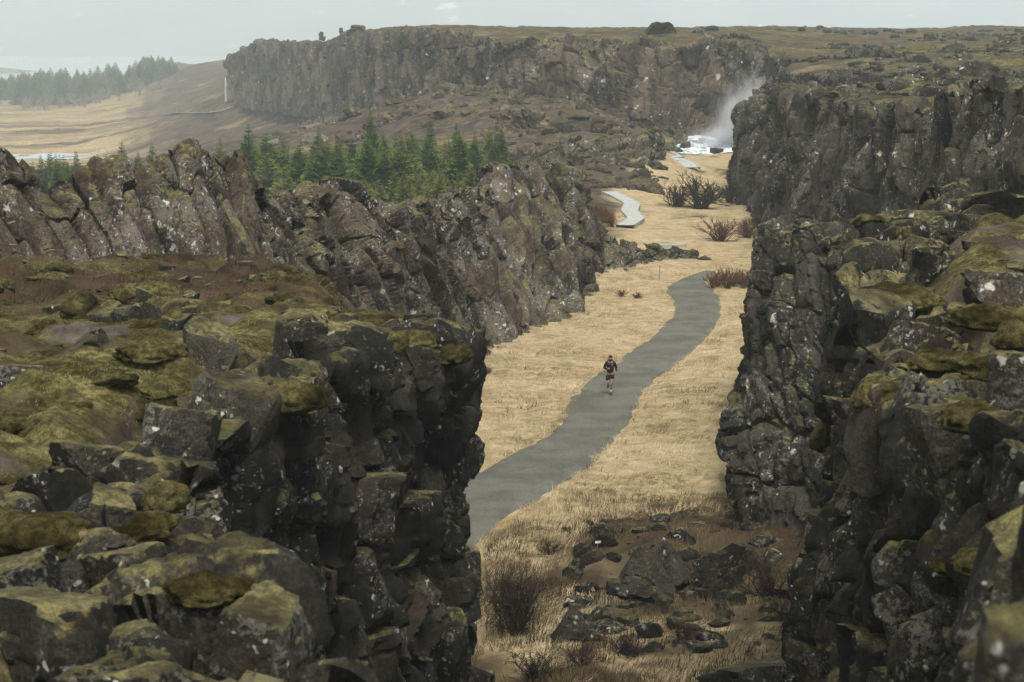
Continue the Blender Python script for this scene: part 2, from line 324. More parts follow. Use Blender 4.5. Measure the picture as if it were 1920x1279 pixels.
def H(x, y, detail=True, zone=False):
    x = np.asarray(x, float); y = np.asarray(y, float)
    z = f_low(x, y); zn = np.zeros(np.shape(x), int)
    pd = np.hypot((x - POND[0]) / 22, (y - POND[1]) / 24); z = np.where(pd < 1.6, z + (POND[2] - .7 - z) * (1 - sstep(.7, 1.6, pd)), z)
    if detail:
        near = sstep(70, 60, y); gz = (y < 145)
        z = z + np.where(gz, .16 * (np.abs(n2(x, y, .9, 2, 5)) - .3) + .1 * n2(x, y, 2.3, 2, 15) + .25 * n2(x, y, 6, 2, 6), 0) + near * (.45 * n2(x, y, 2.6, 4, 8) + .25)
        far = ~gz; z = z + np.where(far, (.5 * n2(x, y, 6, 4, 9) + 2.2 * (.35 - np.abs(n2(x, y * 1.6 + x * .6, 19, 4, 10)))) * sstep(150, 230, y) * sstep(.02, -.02, x / np.maximum(y, 1) - .06) + .15 * n2(x, y, 3, 3, 7), 0)
    for k, (poly, f) in enumerate(((POLY_L, f_left), (POLY_T, f_top), (POLY_B, f_b), (POLY_C, f_c))):
        m = inside(poly, x, y)
        if not m.any(): continue
        zz = f(x[m], y[m]) if x.ndim else f(x, y)
        if detail:
            xx, yy = (x[m], y[m]) if x.ndim else (x, y)
            if k == 1:
                led = n2(xx, yy, 34, 3, 21) * 6; st = np.floor(led) + sstep(.55, .95, led - np.floor(led))
                zz = zz + .45 * (st - led) * sstep(900, 500, yy) + .9 * (.3 - np.abs(n2(xx, yy, 7, 4, 22))) + .25 * n2(xx, yy, 2.2, 3, 24) + .9 * n2(xx, yy, 40, 3, 23)
            else:
                wx = xx + .5 * n2(xx, yy, 1.6, 2, 31); wy = yy + .5 * n2(xx, yy, 1.6, 2, 32)
                zz = zz + .55 * (np.abs(n2(wx, wy, 1.3, 1, 33)) ** .7 - .35) + .12 * np.abs(n2(wx, wy, .42, 2, 34)) + .3 * n2(xx, yy, 5, 2, 35) - .05
        if detail: zz = zz - (.75 if k != 1 else 1.0) * sstep(1.5, 0, poly_dist(poly, *((x[m], y[m]) if x.ndim else (x, y))))
        if x.ndim: z[m] = zz; zn[m] = k + 1
        else: z = zz; zn = k + 1
    return (z, zn) if zone else z
def Hs(x, y): return float(H(np.array([x]), np.array([y]))[0])
def on_ground(px, py, z0=0.0, it=12):
    """walk the pixel ray to the terrain"""
    z = z0
    for _ in range(it):
        p = Wz(px, py, z); z = .5 * z + .5 * Hs(p[0], p[1])
    p = Wz(px, py, z); p[2] = Hs(p[0], p[1]); return p

# path centre line from its two edges on the gorge floor (z = 0)
edge_rows = [(1190, 690, 892), (1100, 650, 890), (1020, 690, 885), (990, 730, 925), (960, 770, 968), (930, 815, 1012), (900, 872, 1060), (870, 920, 1110), (830, 1000, 1150), (800, 1045, 1175), (770, 1062, 1190), (740, 1076, 1203), (720, 1092, 1220), (700, 1120, 1243), (680, 1155, 1272), (660, 1180, 1295), (640, 1207, 1318), (620, 1235, 1336), (600, 1256, 1350), (580, 1265, 1357), (560, 1261, 1353), (546, 1244, 1342), (535, 1246, 1331), (525, 1268, 1323), (515, 1298, 1326), (508, 1318, 1345)]
PL = np.array([Wz(l, y, 0)[:2] for y, l, r in edge_rows]); PR = np.array([Wz(r, y, 0)[:2] for y, l, r in edge_rows])
def dens(a, n): 
    u = np.linspace(0, len(a) - 1, n); return np.stack([np.interp(u, np.arange(len(a)), a[:, k]) for k in range(a.shape[1])], -1)
def smooth(a, it=4):
    for _ in range(it): a = np.concatenate([a[:1], (a[:-2] + 2 * a[1:-1] + a[2:]) / 4, a[-1:]])
    return a
PL, PR = smooth(dens(PL, 160), 14), smooth(dens(PR, 160), 14)
PC = (PL + PR) / 2; PW = np.linalg.norm(PR - PL, axis=1) / 2
def path_dist(x, y):
    """signed: <0 on the path"""
    r = np.full(np.shape(x), 1e9)
    for c, w in zip(PC[::2], PW[::2]): r = np.minimum(r, np.hypot(x - c[0], (y - c[1]) * .75) - w)
    return r

# ------------------------------------------------------------------ ground: one sheet out to the horizon
t = NT('ground_cover')
za = t.attr('zone'); zs = t.n('SeparateColor'); t.set(zs.inputs[0], za.outputs['Color'])
zb = t.attr('zone2'); zs2 = t.n('SeparateColor'); t.set(zs2.inputs[0], zb.outputs['Color'])
nzz = t.n('SeparateXYZ'); t.set(nzz.inputs[0], t.P()); t.set(nzz.inputs[0], t.pos.outputs['Normal'])
gn = t.noise(1.0, 5, t.P((1.1, 1.4, 1)), .62, .8); gf = t.noise(6, 5, t.P((1, 1.5, 1)), .75, 1.0)
straw = t.ramp(t.math('ADD', t.math('MULTIPLY', gn, .6), t.math('MULTIPLY', gf, .4)), [(.34, (.15, .106, .05)), (.45, (.31, .242, .132)), (.56, (.43, .348, .207)), (.68, (.52, .438, .285))])
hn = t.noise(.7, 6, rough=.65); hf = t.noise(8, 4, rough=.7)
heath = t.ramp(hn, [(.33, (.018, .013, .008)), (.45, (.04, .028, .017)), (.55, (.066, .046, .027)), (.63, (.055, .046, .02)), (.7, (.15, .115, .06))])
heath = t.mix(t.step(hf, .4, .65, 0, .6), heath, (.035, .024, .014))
moor = t.ramp(t.noise(.11, 7, rough=.65), [(.36, (.035, .024, .017)), (.46, (.072, .052, .035)), (.54, (.11, .085, .052)), (.66, (.052, .036, .026))])
moor = t.mix(t.step(t.noise(.5, 6, rough=.75), .5, .62, 0, .7), moor, (.03, .026, .02))
moor = t.mix(t.step(t.noise(.05, 5, rough=.6), .56, .66, 0, .7), moor, (.26, .2, .11))
dots = t.ramp(t.noise(1.3, 5, rough=.75), [(.36, (.3, .3, .3)), (.5, (.9, .9, .9)), (.62, (1.35, 1.32, 1.25))])
moor = t.mix(1, moor, dots, 'MULTIPLY')
mossc = t.mix(t.step(t.noise(.9, 5), .6, .68, 0, .8), moss_col(t), heath)
plain = t.ramp(t.noise(1.0, 6, t.P((.012, .05, .05)), .6), [(.36, (.09, .06, .035)), (.46, (.2, .15, .08)), (.55, (.36, .28, .15)), (.68, (.16, .11, .06))])
plain = t.mix(.8, plain, dots, 'MULTIPLY')
topc = t.mix(t.step(t.noise(1.0, 6, t.P((.03, .06, .06)), .65), .43, .56), moss_col(t, .25), moor)
rockc = t.ramp(t.noise(.6, 8, rough=.7), [(.35, (.02, .019, .015)), (.5, (.06, .05, .04)), (.62, (.11, .1, .085)), (.75, (.2, .19, .165))])
straw = t.mix(t.step(t.noise(.33, 5, rough=.65), .52, .68, 0, .6), straw, (.19, .14, .07)); straw = t.mix(t.step(t.noise(2.6, 4, rough=.7), .58, .7, 0, .5), straw, (.14, .1, .05))
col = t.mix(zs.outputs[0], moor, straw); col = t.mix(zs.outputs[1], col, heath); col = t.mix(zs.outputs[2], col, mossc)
col = t.mix(zs2.outputs[0], col, plain); col = t.mix(zs2.outputs[1], col, topc)
col = t.mix(t.step(nzz.outputs[2], .8, .55), col, rockc); col = t.mix(zs2.outputs[2], col, rockc)
hh = t.math('ADD', t.noise(3, 6, rough=.68), t.math('MULTIPLY', t.noise(17, 4, rough=.7), .35))
M['ground'] = t.bsdf(col, 1.0, t.bump(hh, .8, .12), .05)

NU = 450
us = np.linspace(-.37, .37, NU)
dd = np.concatenate([np.exp(np.linspace(math.log(6), math.log(150), 360, endpoint=False)), np.exp(np.linspace(math.log(150), math.log(900), 180, endpoint=False)), np.exp(np.linspace(math.log(900), math.log(17000), 60))])
Y, U = np.meshgrid(dd, us, indexing='ij'); X = U * Y
Z, ZN = H(X.ravel(), Y.ravel(), zone=True); Z = Z.reshape(X.shape); ZN = ZN.reshape(X.shape)
pdg = path_dist(X, Y); m = (ZN == 0) & (Y < 145)
Z = np.where(m, Z + (-.06 - Z) * sstep(1.2, -.2, pdg) , Z)
idx = np.arange(NU * len(dd)).reshape(len(dd), NU)
F = np.stack([idx[:-1, :-1], idx[:-1, 1:], idx[1:, 1:], idx[1:, :-1]], -1).reshape(-1, 4)
me = mesh_np('ground', np.stack([X, Y, Z], -1).reshape(-1, 3), F, [M['ground']])
x, y, zn = X.ravel(), Y.ravel(), ZN.ravel(); px = 960 + FPX * x / y
nse = n2(x, y, 5, 4, 41); nb = n2(x, y, 1.3, 3, 42)
low_ = zn == 0
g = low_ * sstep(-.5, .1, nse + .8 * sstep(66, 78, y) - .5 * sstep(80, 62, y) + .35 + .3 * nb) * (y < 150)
# straw on the valley floor further up, brown heath at its sides
wide = low_ & (y >= 150) & (y < 300); g = np.where(wide, sstep(0, 45, px + 40 * nse - np.interp(y, [150, 190, 215, 230, 300], [1140, 1125, 1175, 1240, 1245])) * sstep(-.4, .0, nse + .2 + .3 * nb), g)
g = np.where(low_ & (y > 300), 0, g)
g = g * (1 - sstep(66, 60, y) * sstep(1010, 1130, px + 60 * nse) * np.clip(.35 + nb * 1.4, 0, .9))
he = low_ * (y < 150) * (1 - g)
he = np.where(zn == 1, sstep(-.12, .2, nse * 1.0 + nb * .55 + sstep(40, 50, y) * sstep(66, 60, y) * .55 - .25), he)
he = np.where((zn == 3) | (zn == 4), sstep(.0, .35, nse - .1), he)
mo = np.where((zn == 1) | (zn >= 3), 1 - he, 0)
pl = low_ * sstep(480, 600, y) * sstep(330, 200, px + 60 * nse) * (y < 1300)
tp = (zn == 2) * 1.0
rk = np.where(zn == 3, .95, np.where((zn == 1) | (zn >= 3), sstep(.32, .5, n2(x, y, 2.2, 4, 43)), 0)) + low_ * sstep(150, 190, y) * (y < 420) * (1 - g) * sstep(.0, .22, n2(x + y * .5, y * 1.4, 8, 5, 44)) * .9 + (zn == 2) * sstep(.12, .3, n2(x, y * .6, 12, 5, 45)) * .8
for nm, cols in (('zone', (g, he, mo)), ('zone2', (pl, tp, rk))):
    a = me.color_attributes.new(nm, 'FLOAT_COLOR', 'POINT')
    a.data.foreach_set('color', np.stack([*[np.asarray(c, float) for c in cols], np.ones(len(x))], -1).astype(np.float32).ravel())
def Hs(x, y):
    """height of the finished ground sheet"""
    fj = np.clip((x / y - us[0]) / (us[1] - us[0]), 0, NU - 1.001); fi_ = np.clip(np.interp(y, dd, np.arange(len(dd))), 0, len(dd) - 1.001); i, j = int(fi_), int(fj); a_, b_ = fi_ - i, fj - j
    return float((Z[i, j] * (1 - b_) + Z[i, j + 1] * b_) * (1 - a_) + (Z[i + 1, j] * (1 - b_) + Z[i + 1, j + 1] * b_) * a_)
tag(link('ground', me), 'uneven ground of straw grass, moss and heath along the gorge', kind='structure')

# gravel path, walkway trails
def ribbon(name, L, Rr, mat, label, lift=.02, n=9, thick=None, seed=3):
    L, Rr = np.asarray(L), np.asarray(Rr); k = np.linspace(0, 1, n)[None, :, None]
    P = L[:, None] * (1 - k) + Rr[:, None] * k
    wob = .4 * n2(P[:, [0, -1], 0], P[:, [0, -1], 1], 1.4, 5, seed); P[:, [0, -1], 0] += wob
    return P
P = ribbon('path', PL, PR, None, '')
zz = .02 + .03 * n2(P[..., 0], P[..., 1], 2.2, 3, 4) * np.array([0] + [1] * 7 + [0]) - .09 * np.array([1] + [0] * 7 + [1])
V = np.concatenate([P, zz[..., None]], -1); idx = np.arange(V.shape[0] * 9).reshape(-1, 9)
F = np.stack([idx[:-1, :-1], idx[:-1, 1:], idx[1:, 1:], idx[1:, :-1]], -1).reshape(-1, 4)
tag(link('path', mesh_np('path', V.reshape(-1, 3), F, [M['gravel']])), 'grey gravel path winding up the straw-coloured gorge floor', kind='structure')

# ------------------------------------------------------------------ rock sheets split into blocks
def vor2(a, b, p=3.5, jit=.78, seed=0):
    ia, ib = np.floor(a).astype(int), np.floor(b).astype(int); F1 = np.full(a.shape, 9.); F2 = F1.copy(); ID = np.zeros(a.shape, np.int64)
    for da in (-1, 0, 1):
        for db in (-2, -1, 0, 1, 2):
            ca, cb = ia + da, ib + db; o = np.zeros_like(ca)
            sx = ca + .5 + jit * (h3(ca, cb, o, seed) - .5); sy = cb + .5 + jit * (h3(ca, cb, o, seed + 1) - .5) + h3(ca, o, o, seed + 2) - .5
            d = (np.abs(a - sx) ** p + np.abs(b - sy) ** p) ** (1 / p); cid = (ca + 5000) * 100000 + cb + 5000
            n1 = d < F1; F2 = np.where(n1, F1, np.minimum(F2, d)); ID = np.where(n1, cid, ID); F1 = np.where(n1, d, F1)
    return F1, F2, ID
def cushion_meshes():
    out = []
    for s in range(8):
        V, F = ico(4); V = V.copy(); n = fbm(V * 1.3 + s * 11, 3, 60 + s); lump = np.abs(vnoise(V * 2.1 + s * 5.1, 70 + s))
        V *= (1 + .34 * n + .4 * lump)[:, None]; V += .06 * np.stack([fbm(V * 9 + 9 * k, 4, 80 + k, .7) for k in range(3)], -1)
        V[:, 2] = np.where(V[:, 2] > 0, V[:, 2] * .8, V[:, 2] * .5); out.append(mesh_np('moss_cushion', V, F, [M['moss']]))
    return out
CUSH = cushion_meshes()
def put_cushion(p, size, parent, ploc=(0, 0, 0), flat=1.0, rz=None):
    k = rng.uniform(.75, 1.3)
    return link('moss_cushion', CUSH[rng.integers(8)], parent, np.asarray(p) - np.asarray(ploc), (rng.normal(0, .12), rng.normal(0, .12), rng.uniform(0, 6.28) if rz is None else rz), (size * k, size / k, size * flat * rng.uniform(.75, 1.1)))
def cliff(name, label, cat, rows, res, cell, mat, shear=0., amp=.35, tilt=.16, seed=0, big=.5, bigw=5., amp2=.12, cell2=None, gap=.02, skirt=.9, warp=.16, cush=0., cushs=.5, back=None, rough=.05, hint=None, part='rock', sharp=26, col=1.0):
    rows = [np.asarray(r, float) for r in rows]; K = len(rows[0])
    mean = np.mean(rows, 0); s = np.concatenate([[0], np.cumsum(np.maximum(np.linalg.norm(np.diff(mean, axis=0), axis=1), .3))]); Ls = s[-1]
    ns = max(8, int(Ls / res)); sq = np.linspace(0, Ls, ns)
    def res_s(r):
        c = np.stack([np.interp(sq, s, r[:, k]) for k in range(3)], -1); return smooth(c, 14)
    Q = np.stack([res_s(r) for r in rows])                               # rows x ns x 3
    hh = np.concatenate([[0], np.cumsum(np.linalg.norm(np.diff(Q, axis=0), axis=2).mean(1))]); Lt = hh[-1]
    nt = max(6, int(Lt / res)); tq = np.linspace(0, Lt, nt)
    fi = np.interp(tq, hh, np.arange(len(rows))); i0 = np.minimum(np.floor(fi).astype(int), len(rows) - 2); fr = (fi - i0)[:, None, None]
    B = Q[i0] * (1 - fr) + Q[i0 + 1] * fr                                # nt x ns x 3
    def normals(B):
        N = np.cross(np.gradient(B, axis=1), np.gradient(B, axis=0)); N /= np.linalg.norm(N, axis=-1, keepdims=True) + 1e-9; return N
    N = normals(B); mid = B[:max(2, int(nt * .7))]
    view = np.array(hint, float) if hint is not None else np.array([0, 0, CAMZ + 3]) - mid.mean((0, 1))
    if (N[:len(mid)].mean((0, 1)) * view).sum() < 0: N = -N; flip = True
    else: flip = False
    for _ in range(3): N[1:-1] = (N[:-2] + N[1:-1] * 2 + N[2:]); N /= np.linalg.norm(N, axis=-1, keepdims=True) + 1e-9
    for _ in range(14): N[:, 1:-1] = (N[:, :-2] + N[:, 1:-1] * 2 + N[:, 2:]); N /= np.linalg.norm(N, axis=-1, keepdims=True) + 1e-9
    B = B + N * (big * fbm(B / bigw + seed * 3.1, 3, seed + 200))[..., None]
    S, T = np.meshgrid(sq, tq); S = S + shear * T
    cw = cell[0] * 1.7; cc = S / cw + .45 * vnoise(np.stack([S / cw * .9, T / (cell[1] * 2.5), S * 0 + seed], -1), seed + 60); ck = np.floor(cc); cf = np.minimum(cc - ck, 1 - (cc - ck)) * cw
    ca_ = amp * col; B = B + N * (ca_ * 1.5 * (h3(ck.astype(int), ck.astype(int) * 0, ck.astype(int) * 0, seed + 61) - .5) - ca_ * .9 * np.exp(-(cf / (.1 * cw)) ** 2))[..., None]
    q = np.stack([S, T, np.zeros_like(S)], -1)
    Sw = S + warp * cell[0] * .5 * fbm(q / cell[0] * 1.2, 3, seed + 1); Tw = T + warp * cell[1] * .35 * fbm(q / cell[0] * 1.2 + 40, 3, seed + 2)
    F1, F2, _ = vor2(Sw / cell[0], Tw / cell[1], seed=seed + 3)
    cell2 = cell2 or (cell[0] * .42, cell[1] * .36)
    G1, G2, GI = vor2(Sw / cell2[0], Tw / cell2[1], seed=seed + 9)
    r2 = h3(GI, GI * 0, GI * 0, seed + 5) - .5; ta, tb = h3(GI, GI * 0 + 1, GI * 0, seed + 5) - .5, h3(GI, GI * 0 + 2, GI * 0, seed + 5) - .5
    D2 = amp2 * (1.6 * r2 + 1.3 * ta * ((Sw / cell2[0]) % 1 - .5) + 1.3 * tb * ((Tw / cell2[1]) % 1 - .5)) - amp2 * .8 * np.exp(-((G2 - G1) / .055) ** 2)
    D2 = D2 + rough * .75 * fbm(B / (res * 4), 3, seed + 30, .6) + rough * .5 * fbm(B / (res * 22), 3, seed + 31) - .35 * rough * np.abs(vnoise(B / (res * 9), seed + 77))
    Dn = D2; edge = F2 - F1
    ctr = lambda A: (A[:-1, :-1] + A[1:, :-1] + A[:-1, 1:] + A[1:, 1:]) / 4
    _, _, QI = vor2(ctr(Sw) / cell[0], ctr(Tw) / cell[1], seed=seed + 3)
    idx = np.arange(nt * ns).reshape(nt, ns)
    quads = np.stack([idx[:-1, :-1], idx[:-1, 1:], idx[1:, 1:], idx[1:, :-1]], -1).reshape(-1, 4)
    if flip: quads = quads[:, ::-1]
    QI = QI.ravel(); order = np.argsort(QI, kind='stable'); quads = quads[order]; QI = QI[order]
    cuts = np.concatenate([[0], np.nonzero(np.diff(QI))[0] + 1, [len(QI)]])
    Bf, Nf, Sf, Tf, Ef, Df = B.reshape(-1, 3), N.reshape(-1, 3), S.ravel(), T.ravel(), edge.ravel(), Dn.ravel()
    base = rows[0].mean(0); th = thing(name, label, cat, base)
    # the solid mass behind the blocks
    st = 3; bi = np.arange(0, nt, st); bj = np.arange(0, ns, st); MB = (B - N * (skirt * .55))[np.ix_(bi, bj)]; k = np.arange(MB.shape[0] * MB.shape[1]).reshape(MB.shape[:2])
    fb = np.stack([k[:-1, :-1], k[:-1, 1:], k[1:, 1:], k[1:, :-1]], -1).reshape(-1, 4)
    wpart('bedrock', MB.reshape(-1, 3), fb[:, ::-1] if flip else fb, mat, th, base)
    rest = []; sizes = np.diff(cuts); thr = 0 if len(sizes) <= 298 else np.sort(sizes)[-298]
    for c in range(len(cuts) - 1):
        qd = quads[cuts[c]:cuts[c + 1]]
        if len(qd) < 3: continue
        r = np.random.default_rng(int(QI[cuts[c]]) % 1000003 + seed); vid, inv = np.unique(qd, return_inverse=True); inv = inv.reshape(qd.shape)
        e = np.concatenate([inv[:, [0, 1]], inv[:, [1, 2]], inv[:, [2, 3]], inv[:, [3, 0]]]); es = np.sort(e, 1); key = es[:, 0] * len(vid) + es[:, 1]
        _, ix, cn = np.unique(key, return_index=True, return_counts=True); be = e[ix[cn == 1]]
        nv = len(vid); V0 = Bf[vid].copy(); Nn = Nf[vid]; onb = np.zeros(nv, bool); onb[be.ravel()] = True
        for _ in range(3):
            acc = np.zeros((nv, 3)); ct = np.zeros(nv); np.add.at(acc, be[:, 0], V0[be[:, 1]]); np.add.at(acc, be[:, 1], V0[be[:, 0]]); np.add.at(ct, be[:, 0], 1); np.add.at(ct, be[:, 1], 1)
            V0[onb] = .5 * V0[onb] + .5 * acc[onb] / ct[onb][:, None]
        ds, dt = Sf[vid] - Sf[vid].mean(), Tf[vid] - Tf[vid].mean(); lim = amp * 1.6
        pl = np.clip(r.normal(0, tilt) * ds + r.normal(0, tilt * .8) * dt, -lim, lim)
        # one corner knocked off
        chip = 0; us_, ut_ = ds / (ds.std() + 1e-6), dt / (dt.std() + 1e-6); a0 = r.uniform(0, 6.28)
        for q in range(4):
            a = a0 + q * 1.571 + r.normal(0, .4); chip = np.maximum(chip, (np.cos(a) * us_ + np.sin(a) * ut_ - r.uniform(.7, 1.9)) * amp * r.uniform(.3, 1.3))
        chip = np.minimum(chip, amp * 1.6)
        rnd = np.exp(-(Ef[vid] / .03) ** 2) * min(.05 * cell[0], .08) * r.uniform(.4, 1.3)
        disp = amp * r.uniform(-1, 1) * 1.1 + pl - chip - rnd + Df[vid]
        V = V0 + Nn * disp[:, None]; cen = V.mean(0); V[onb] += (cen - V[onb]) * (gap / max(.3, np.linalg.norm(V - cen, axis=1).mean()))
        ub = np.nonzero(onb)[0]; mp = np.full(nv, -1); mp[ub] = nv + np.arange(len(ub))
        low_ = V[ub] - Nn[ub] * (skirt + amp) + (cen - V[ub]) * .1
        VV = np.concatenate([V, low_]); sk = np.stack([be[:, 1], be[:, 0], mp[be[:, 0]], mp[be[:, 1]]], -1)
        FF = np.concatenate([inv, sk])
        if sizes[c] < thr: rest.append((VV, FF)); continue
        wpart(part, VV, FF, mat, th, base, sharp=sharp)
        if cush and r.uniform() < cush and len(V) > 12:
            top = V[V[:, 2] > np.quantile(V[:, 2], .88)].mean(0)
            put_cushion(top + Nn.mean(0) * .0 + np.array([0, 0, -.02]), cushs * r.uniform(.5, 1.2), th, base, r.uniform(.55, .9))
    if rest:
        off = 0; Vs, Fs = [], []
        for V, Fq in rest: Vs.append(V); Fs.append(Fq + off); off += len(V)
        tag(wpart('rubble', np.concatenate(Vs), np.concatenate(Fs), mat, th, base), kind='stuff')
    return th, base
def rowpx(l): return np.array([W(*a) for a in l])
def shift(r, dx=0, dy=0, dz=0): return r + np.array([dx, dy, dz])
def atz(r, z, out=(0, 0)):
    q = r.copy(); q[:, 2] = z; q[:, 0] += out[0]; q[:, 1] += out[1]; return q

# --- far cliff with the waterfall notch
cr = [(425, 112, 475), (440, 98, 466), (485, 83, 450), (520, 81, 432), (560, 80, 416), (600, 79, 403), (640, 72, 392), (700, 66, 376), (760, 63, 360), (830, 62, 346), (905, 68, 335), (925, 78, 318), (1000, 72, 308), (1070, 70, 302), (1130, 74, 296), (1200, 84, 291), (1260, 90, 288), (1296, 90, 289), (1320, 80, 293), (1345, 76, 295), (1380, 84, 292), (1410, 110, 284), (1445, 118, 280), (1500, 118, 275), (1570, 115, 262)]
bs = [(425, 150, 470), (440, 190, 460), (485, 200, 443), (520, 205, 425), (560, 210, 409), (600, 212, 396), (640, 215, 385), (700, 218, 369), (760, 214, 353), (830, 205, 339), (905, 200, 328), (925, 205, 311), (1000, 220, 301), (1070, 228, 295), (1130, 245, 289), (1200, 262, 284), (1260, 270, 281), (1296, 270, 281), (1320, 266, 285), (1345, 264, 287), (1380, 270, 284), (1410, 280, 277), (1445, 280, 273), (1500, 280, 268), (1570, 280, 255)]
top, bot = rowpx(cr), rowpx(bs); mid = (top + bot) / 2
cliff('rock_cliff', 'long grey basalt cliff across the background above the waterfall spray', 'cliff', [shift(bot, dz=-1.5, dy=-.6), shift(mid, dy=-.4), top, shift(top, dx=1, dy=4.5, dz=.1), shift(top, dx=1.5, dy=9, dz=-1.5)], .4, (4.0, 6.5), M['rock_far'], amp=.5, tilt=.1, seed=11, big=1.6, bigw=16, amp2=.42, cell2=(1.2, 3.6), skirt=1.6, rough=.16, warp=.25)

# --- right wall, receding along the gorge
top = rowpx([(1405, 185, 215), (1389, 205, 196), (1392, 200, 187), (1440, 190, 170), (1480, 188, 150), (1560, 190, 126), (1640, 215, 119), (1765, 205, 109), (1782, 166, 96), (1850, 160, 90), (1930, 158, 85), (2100, 150, 80)])
out = np.array([(-.2, 0), (-.6, -.2), (-.6, -.6), (-1.0, -.6), (-1.6, -.8), (-1.4, -1), (-1.2, -1), (-1.2, -1), (-.8, -.8), (-.8, -.8), (-.8, -.8), (-.8, -.8)])
bot = top.copy(); bot[:, :2] += out; bot[:, 2] = -.8; mid = (top * .55 + bot * .45)
cliff('rock_cliff', 'tall dark right-hand gorge wall behind the mossy near crag', 'cliff', [bot, mid, top, shift(top, dx=1.6, dy=1.8, dz=.12), shift(top, dx=3.2, dy=4, dz=-.8)], .15, (1.75, 3.6), M['rock_wall'], amp=.34, tilt=.13, seed=23, big=1.5, bigw=5.5, amp2=.2, cell2=(.6, 1.35), skirt=1.2, rough=.08, cush=.02, cushs=.5, gap=.04)

# --- right buttress with overhanging nose
r0 = rowpx([(1420, 800, 82), (1398, 985, 66), (1388, 1030, 63), (1450, 1060, 61), (1560, 1100, 58), (1700, 1110, 56)])
r1 = rowpx([(1410, 780, 82), (1378, 900, 66), (1370, 905, 63.6), (1450, 900, 62), (1560, 900, 60), (1700, 900, 58)])
r2 = rowpx([(1405, 700, 82), (1366, 830, 67), (1357, 832, 64.5), (1450, 800, 63), (1560, 800, 61), (1700, 800, 59)])
r3 = rowpx([(1425, 640, 83), (1392, 735, 70), (1385, 730, 67), (1450, 720, 65), (1560, 720, 63), (1700, 700, 60)])
r4 = rowpx([(1430, 600, 84), (1420, 655, 71), (1416, 650, 68.5), (1460, 640, 66.5), (1560, 640, 65), (1700, 620, 62)])
r5 = rowpx([(1425, 540, 85), (1405, 572, 72), (1399, 570, 69.5), (1460, 560, 67.5), (1560, 560, 66), (1700, 540, 63)])
r6 = rowpx([(1440, 430, 86), (1428, 432, 74), (1424, 425, 71.5), (1480, 440, 70), (1560, 440, 68), (1700, 425, 64)])
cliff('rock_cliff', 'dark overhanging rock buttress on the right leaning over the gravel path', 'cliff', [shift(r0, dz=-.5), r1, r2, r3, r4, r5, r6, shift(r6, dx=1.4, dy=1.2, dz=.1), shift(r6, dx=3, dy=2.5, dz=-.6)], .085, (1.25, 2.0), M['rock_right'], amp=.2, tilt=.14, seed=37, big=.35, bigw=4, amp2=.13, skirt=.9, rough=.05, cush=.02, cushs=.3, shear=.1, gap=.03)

# --- near mossy crag on the right
top = rowpx([(2150, 370, 56), (1925, 378, 53), (1750, 388, 50), (1640, 412, 47.5), (1600, 530, 40), (1590, 640, 34), (1700, 700, 28), (1800, 780, 24), (1925, 850, 20), (2000, 950, 16)])
top = np.concatenate([top, [[3.5, 12.5, 12.3], [2.3, 8.6, 12.45], [1.7, 6, 12.6], [1.1, 3.5, 12.7]]])
out = np.array([(0, 1.5), (0, 1.2), (-.4, .8), (-.6, .4), (-1.0, 0), (-.9, -.4), (-1.0, -.6), (-1.1, -.6), (-1.1, -.6), (-.5, -.3), (-.2, 0), (-.2, 0), (-.2, 0), (-.2, 0)])
bot = top.copy(); bot[:, :2] += out; bot[:, 2] = -1; m1 = top * .62 + bot * .38; m2 = top * .9 + bot * .1; m2[:, :2] -= out * .02
cliff('rock_cliff', 'near mossy crag on the right with thick moss cushions on its top', 'cliff', [bot, m1, m2, top, shift(top, dx=1.3, dy=.7, dz=.05), shift(top, dx=2.6, dy=1.5, dz=-.7)], .088, (.95, 1.7), M['rock_crag'], amp=.28, tilt=.14, seed=51, big=.9, bigw=3.2, amp2=.12, cell2=(.45, .7), skirt=.9, rough=.045, cush=.05, cushs=.35, gap=.035, hint=(-1, -.6, .3))

# --- near left cliff
top = rowpx([(700, 1420, 12.5), (600, 1300, 15), (490, 1130, 18.5), (360, 960, 23), (400, 840, 28.5), (600, 705, 35), (740, 650, 39.5), (868, 645, 43), (872, 650, 46)] ) 
top = np.concatenate([top, [[-2.6, 50, 8.0], [-3.4, 56, 7.2], [-4.2, 66, 6.0]]])
out = np.array([(.2, 0), (.3, 0), (.3, -.1), (.3, -.3), (.3, -.4), (.3, -.4), (.3, -.4), (.2, -.3), (.2, .6), (.3, .4), (.3, .3), (.3, .3)])
bot = top.copy(); bot[:, :2] += out; bot[:, 2] = -1; m1 = top * .35 + bot * .65; m2 = top * .6 + bot * .4; m2[:, :2] -= out * .35; m3 = top * .93 + bot * .07; m3[:, :2] += out * .2
NL = cliff('rock_cliff', 'big dark blocky cliff in the left foreground under a mossy shelf', 'cliff', [bot, m1, m2, m3, top, shift(top, dx=-1.2, dz=.02), shift(top, dx=-2.6, dz=-.8)], .082, (1.0, 1.5), M['rock_face'], amp=.3, tilt=.14, seed=67, big=.7, bigw=3.0, amp2=.12, cell2=(.5, .62), skirt=1.0, rough=.04, cush=.03, cushs=.35, gap=.035, hint=(1, -.5, .2))

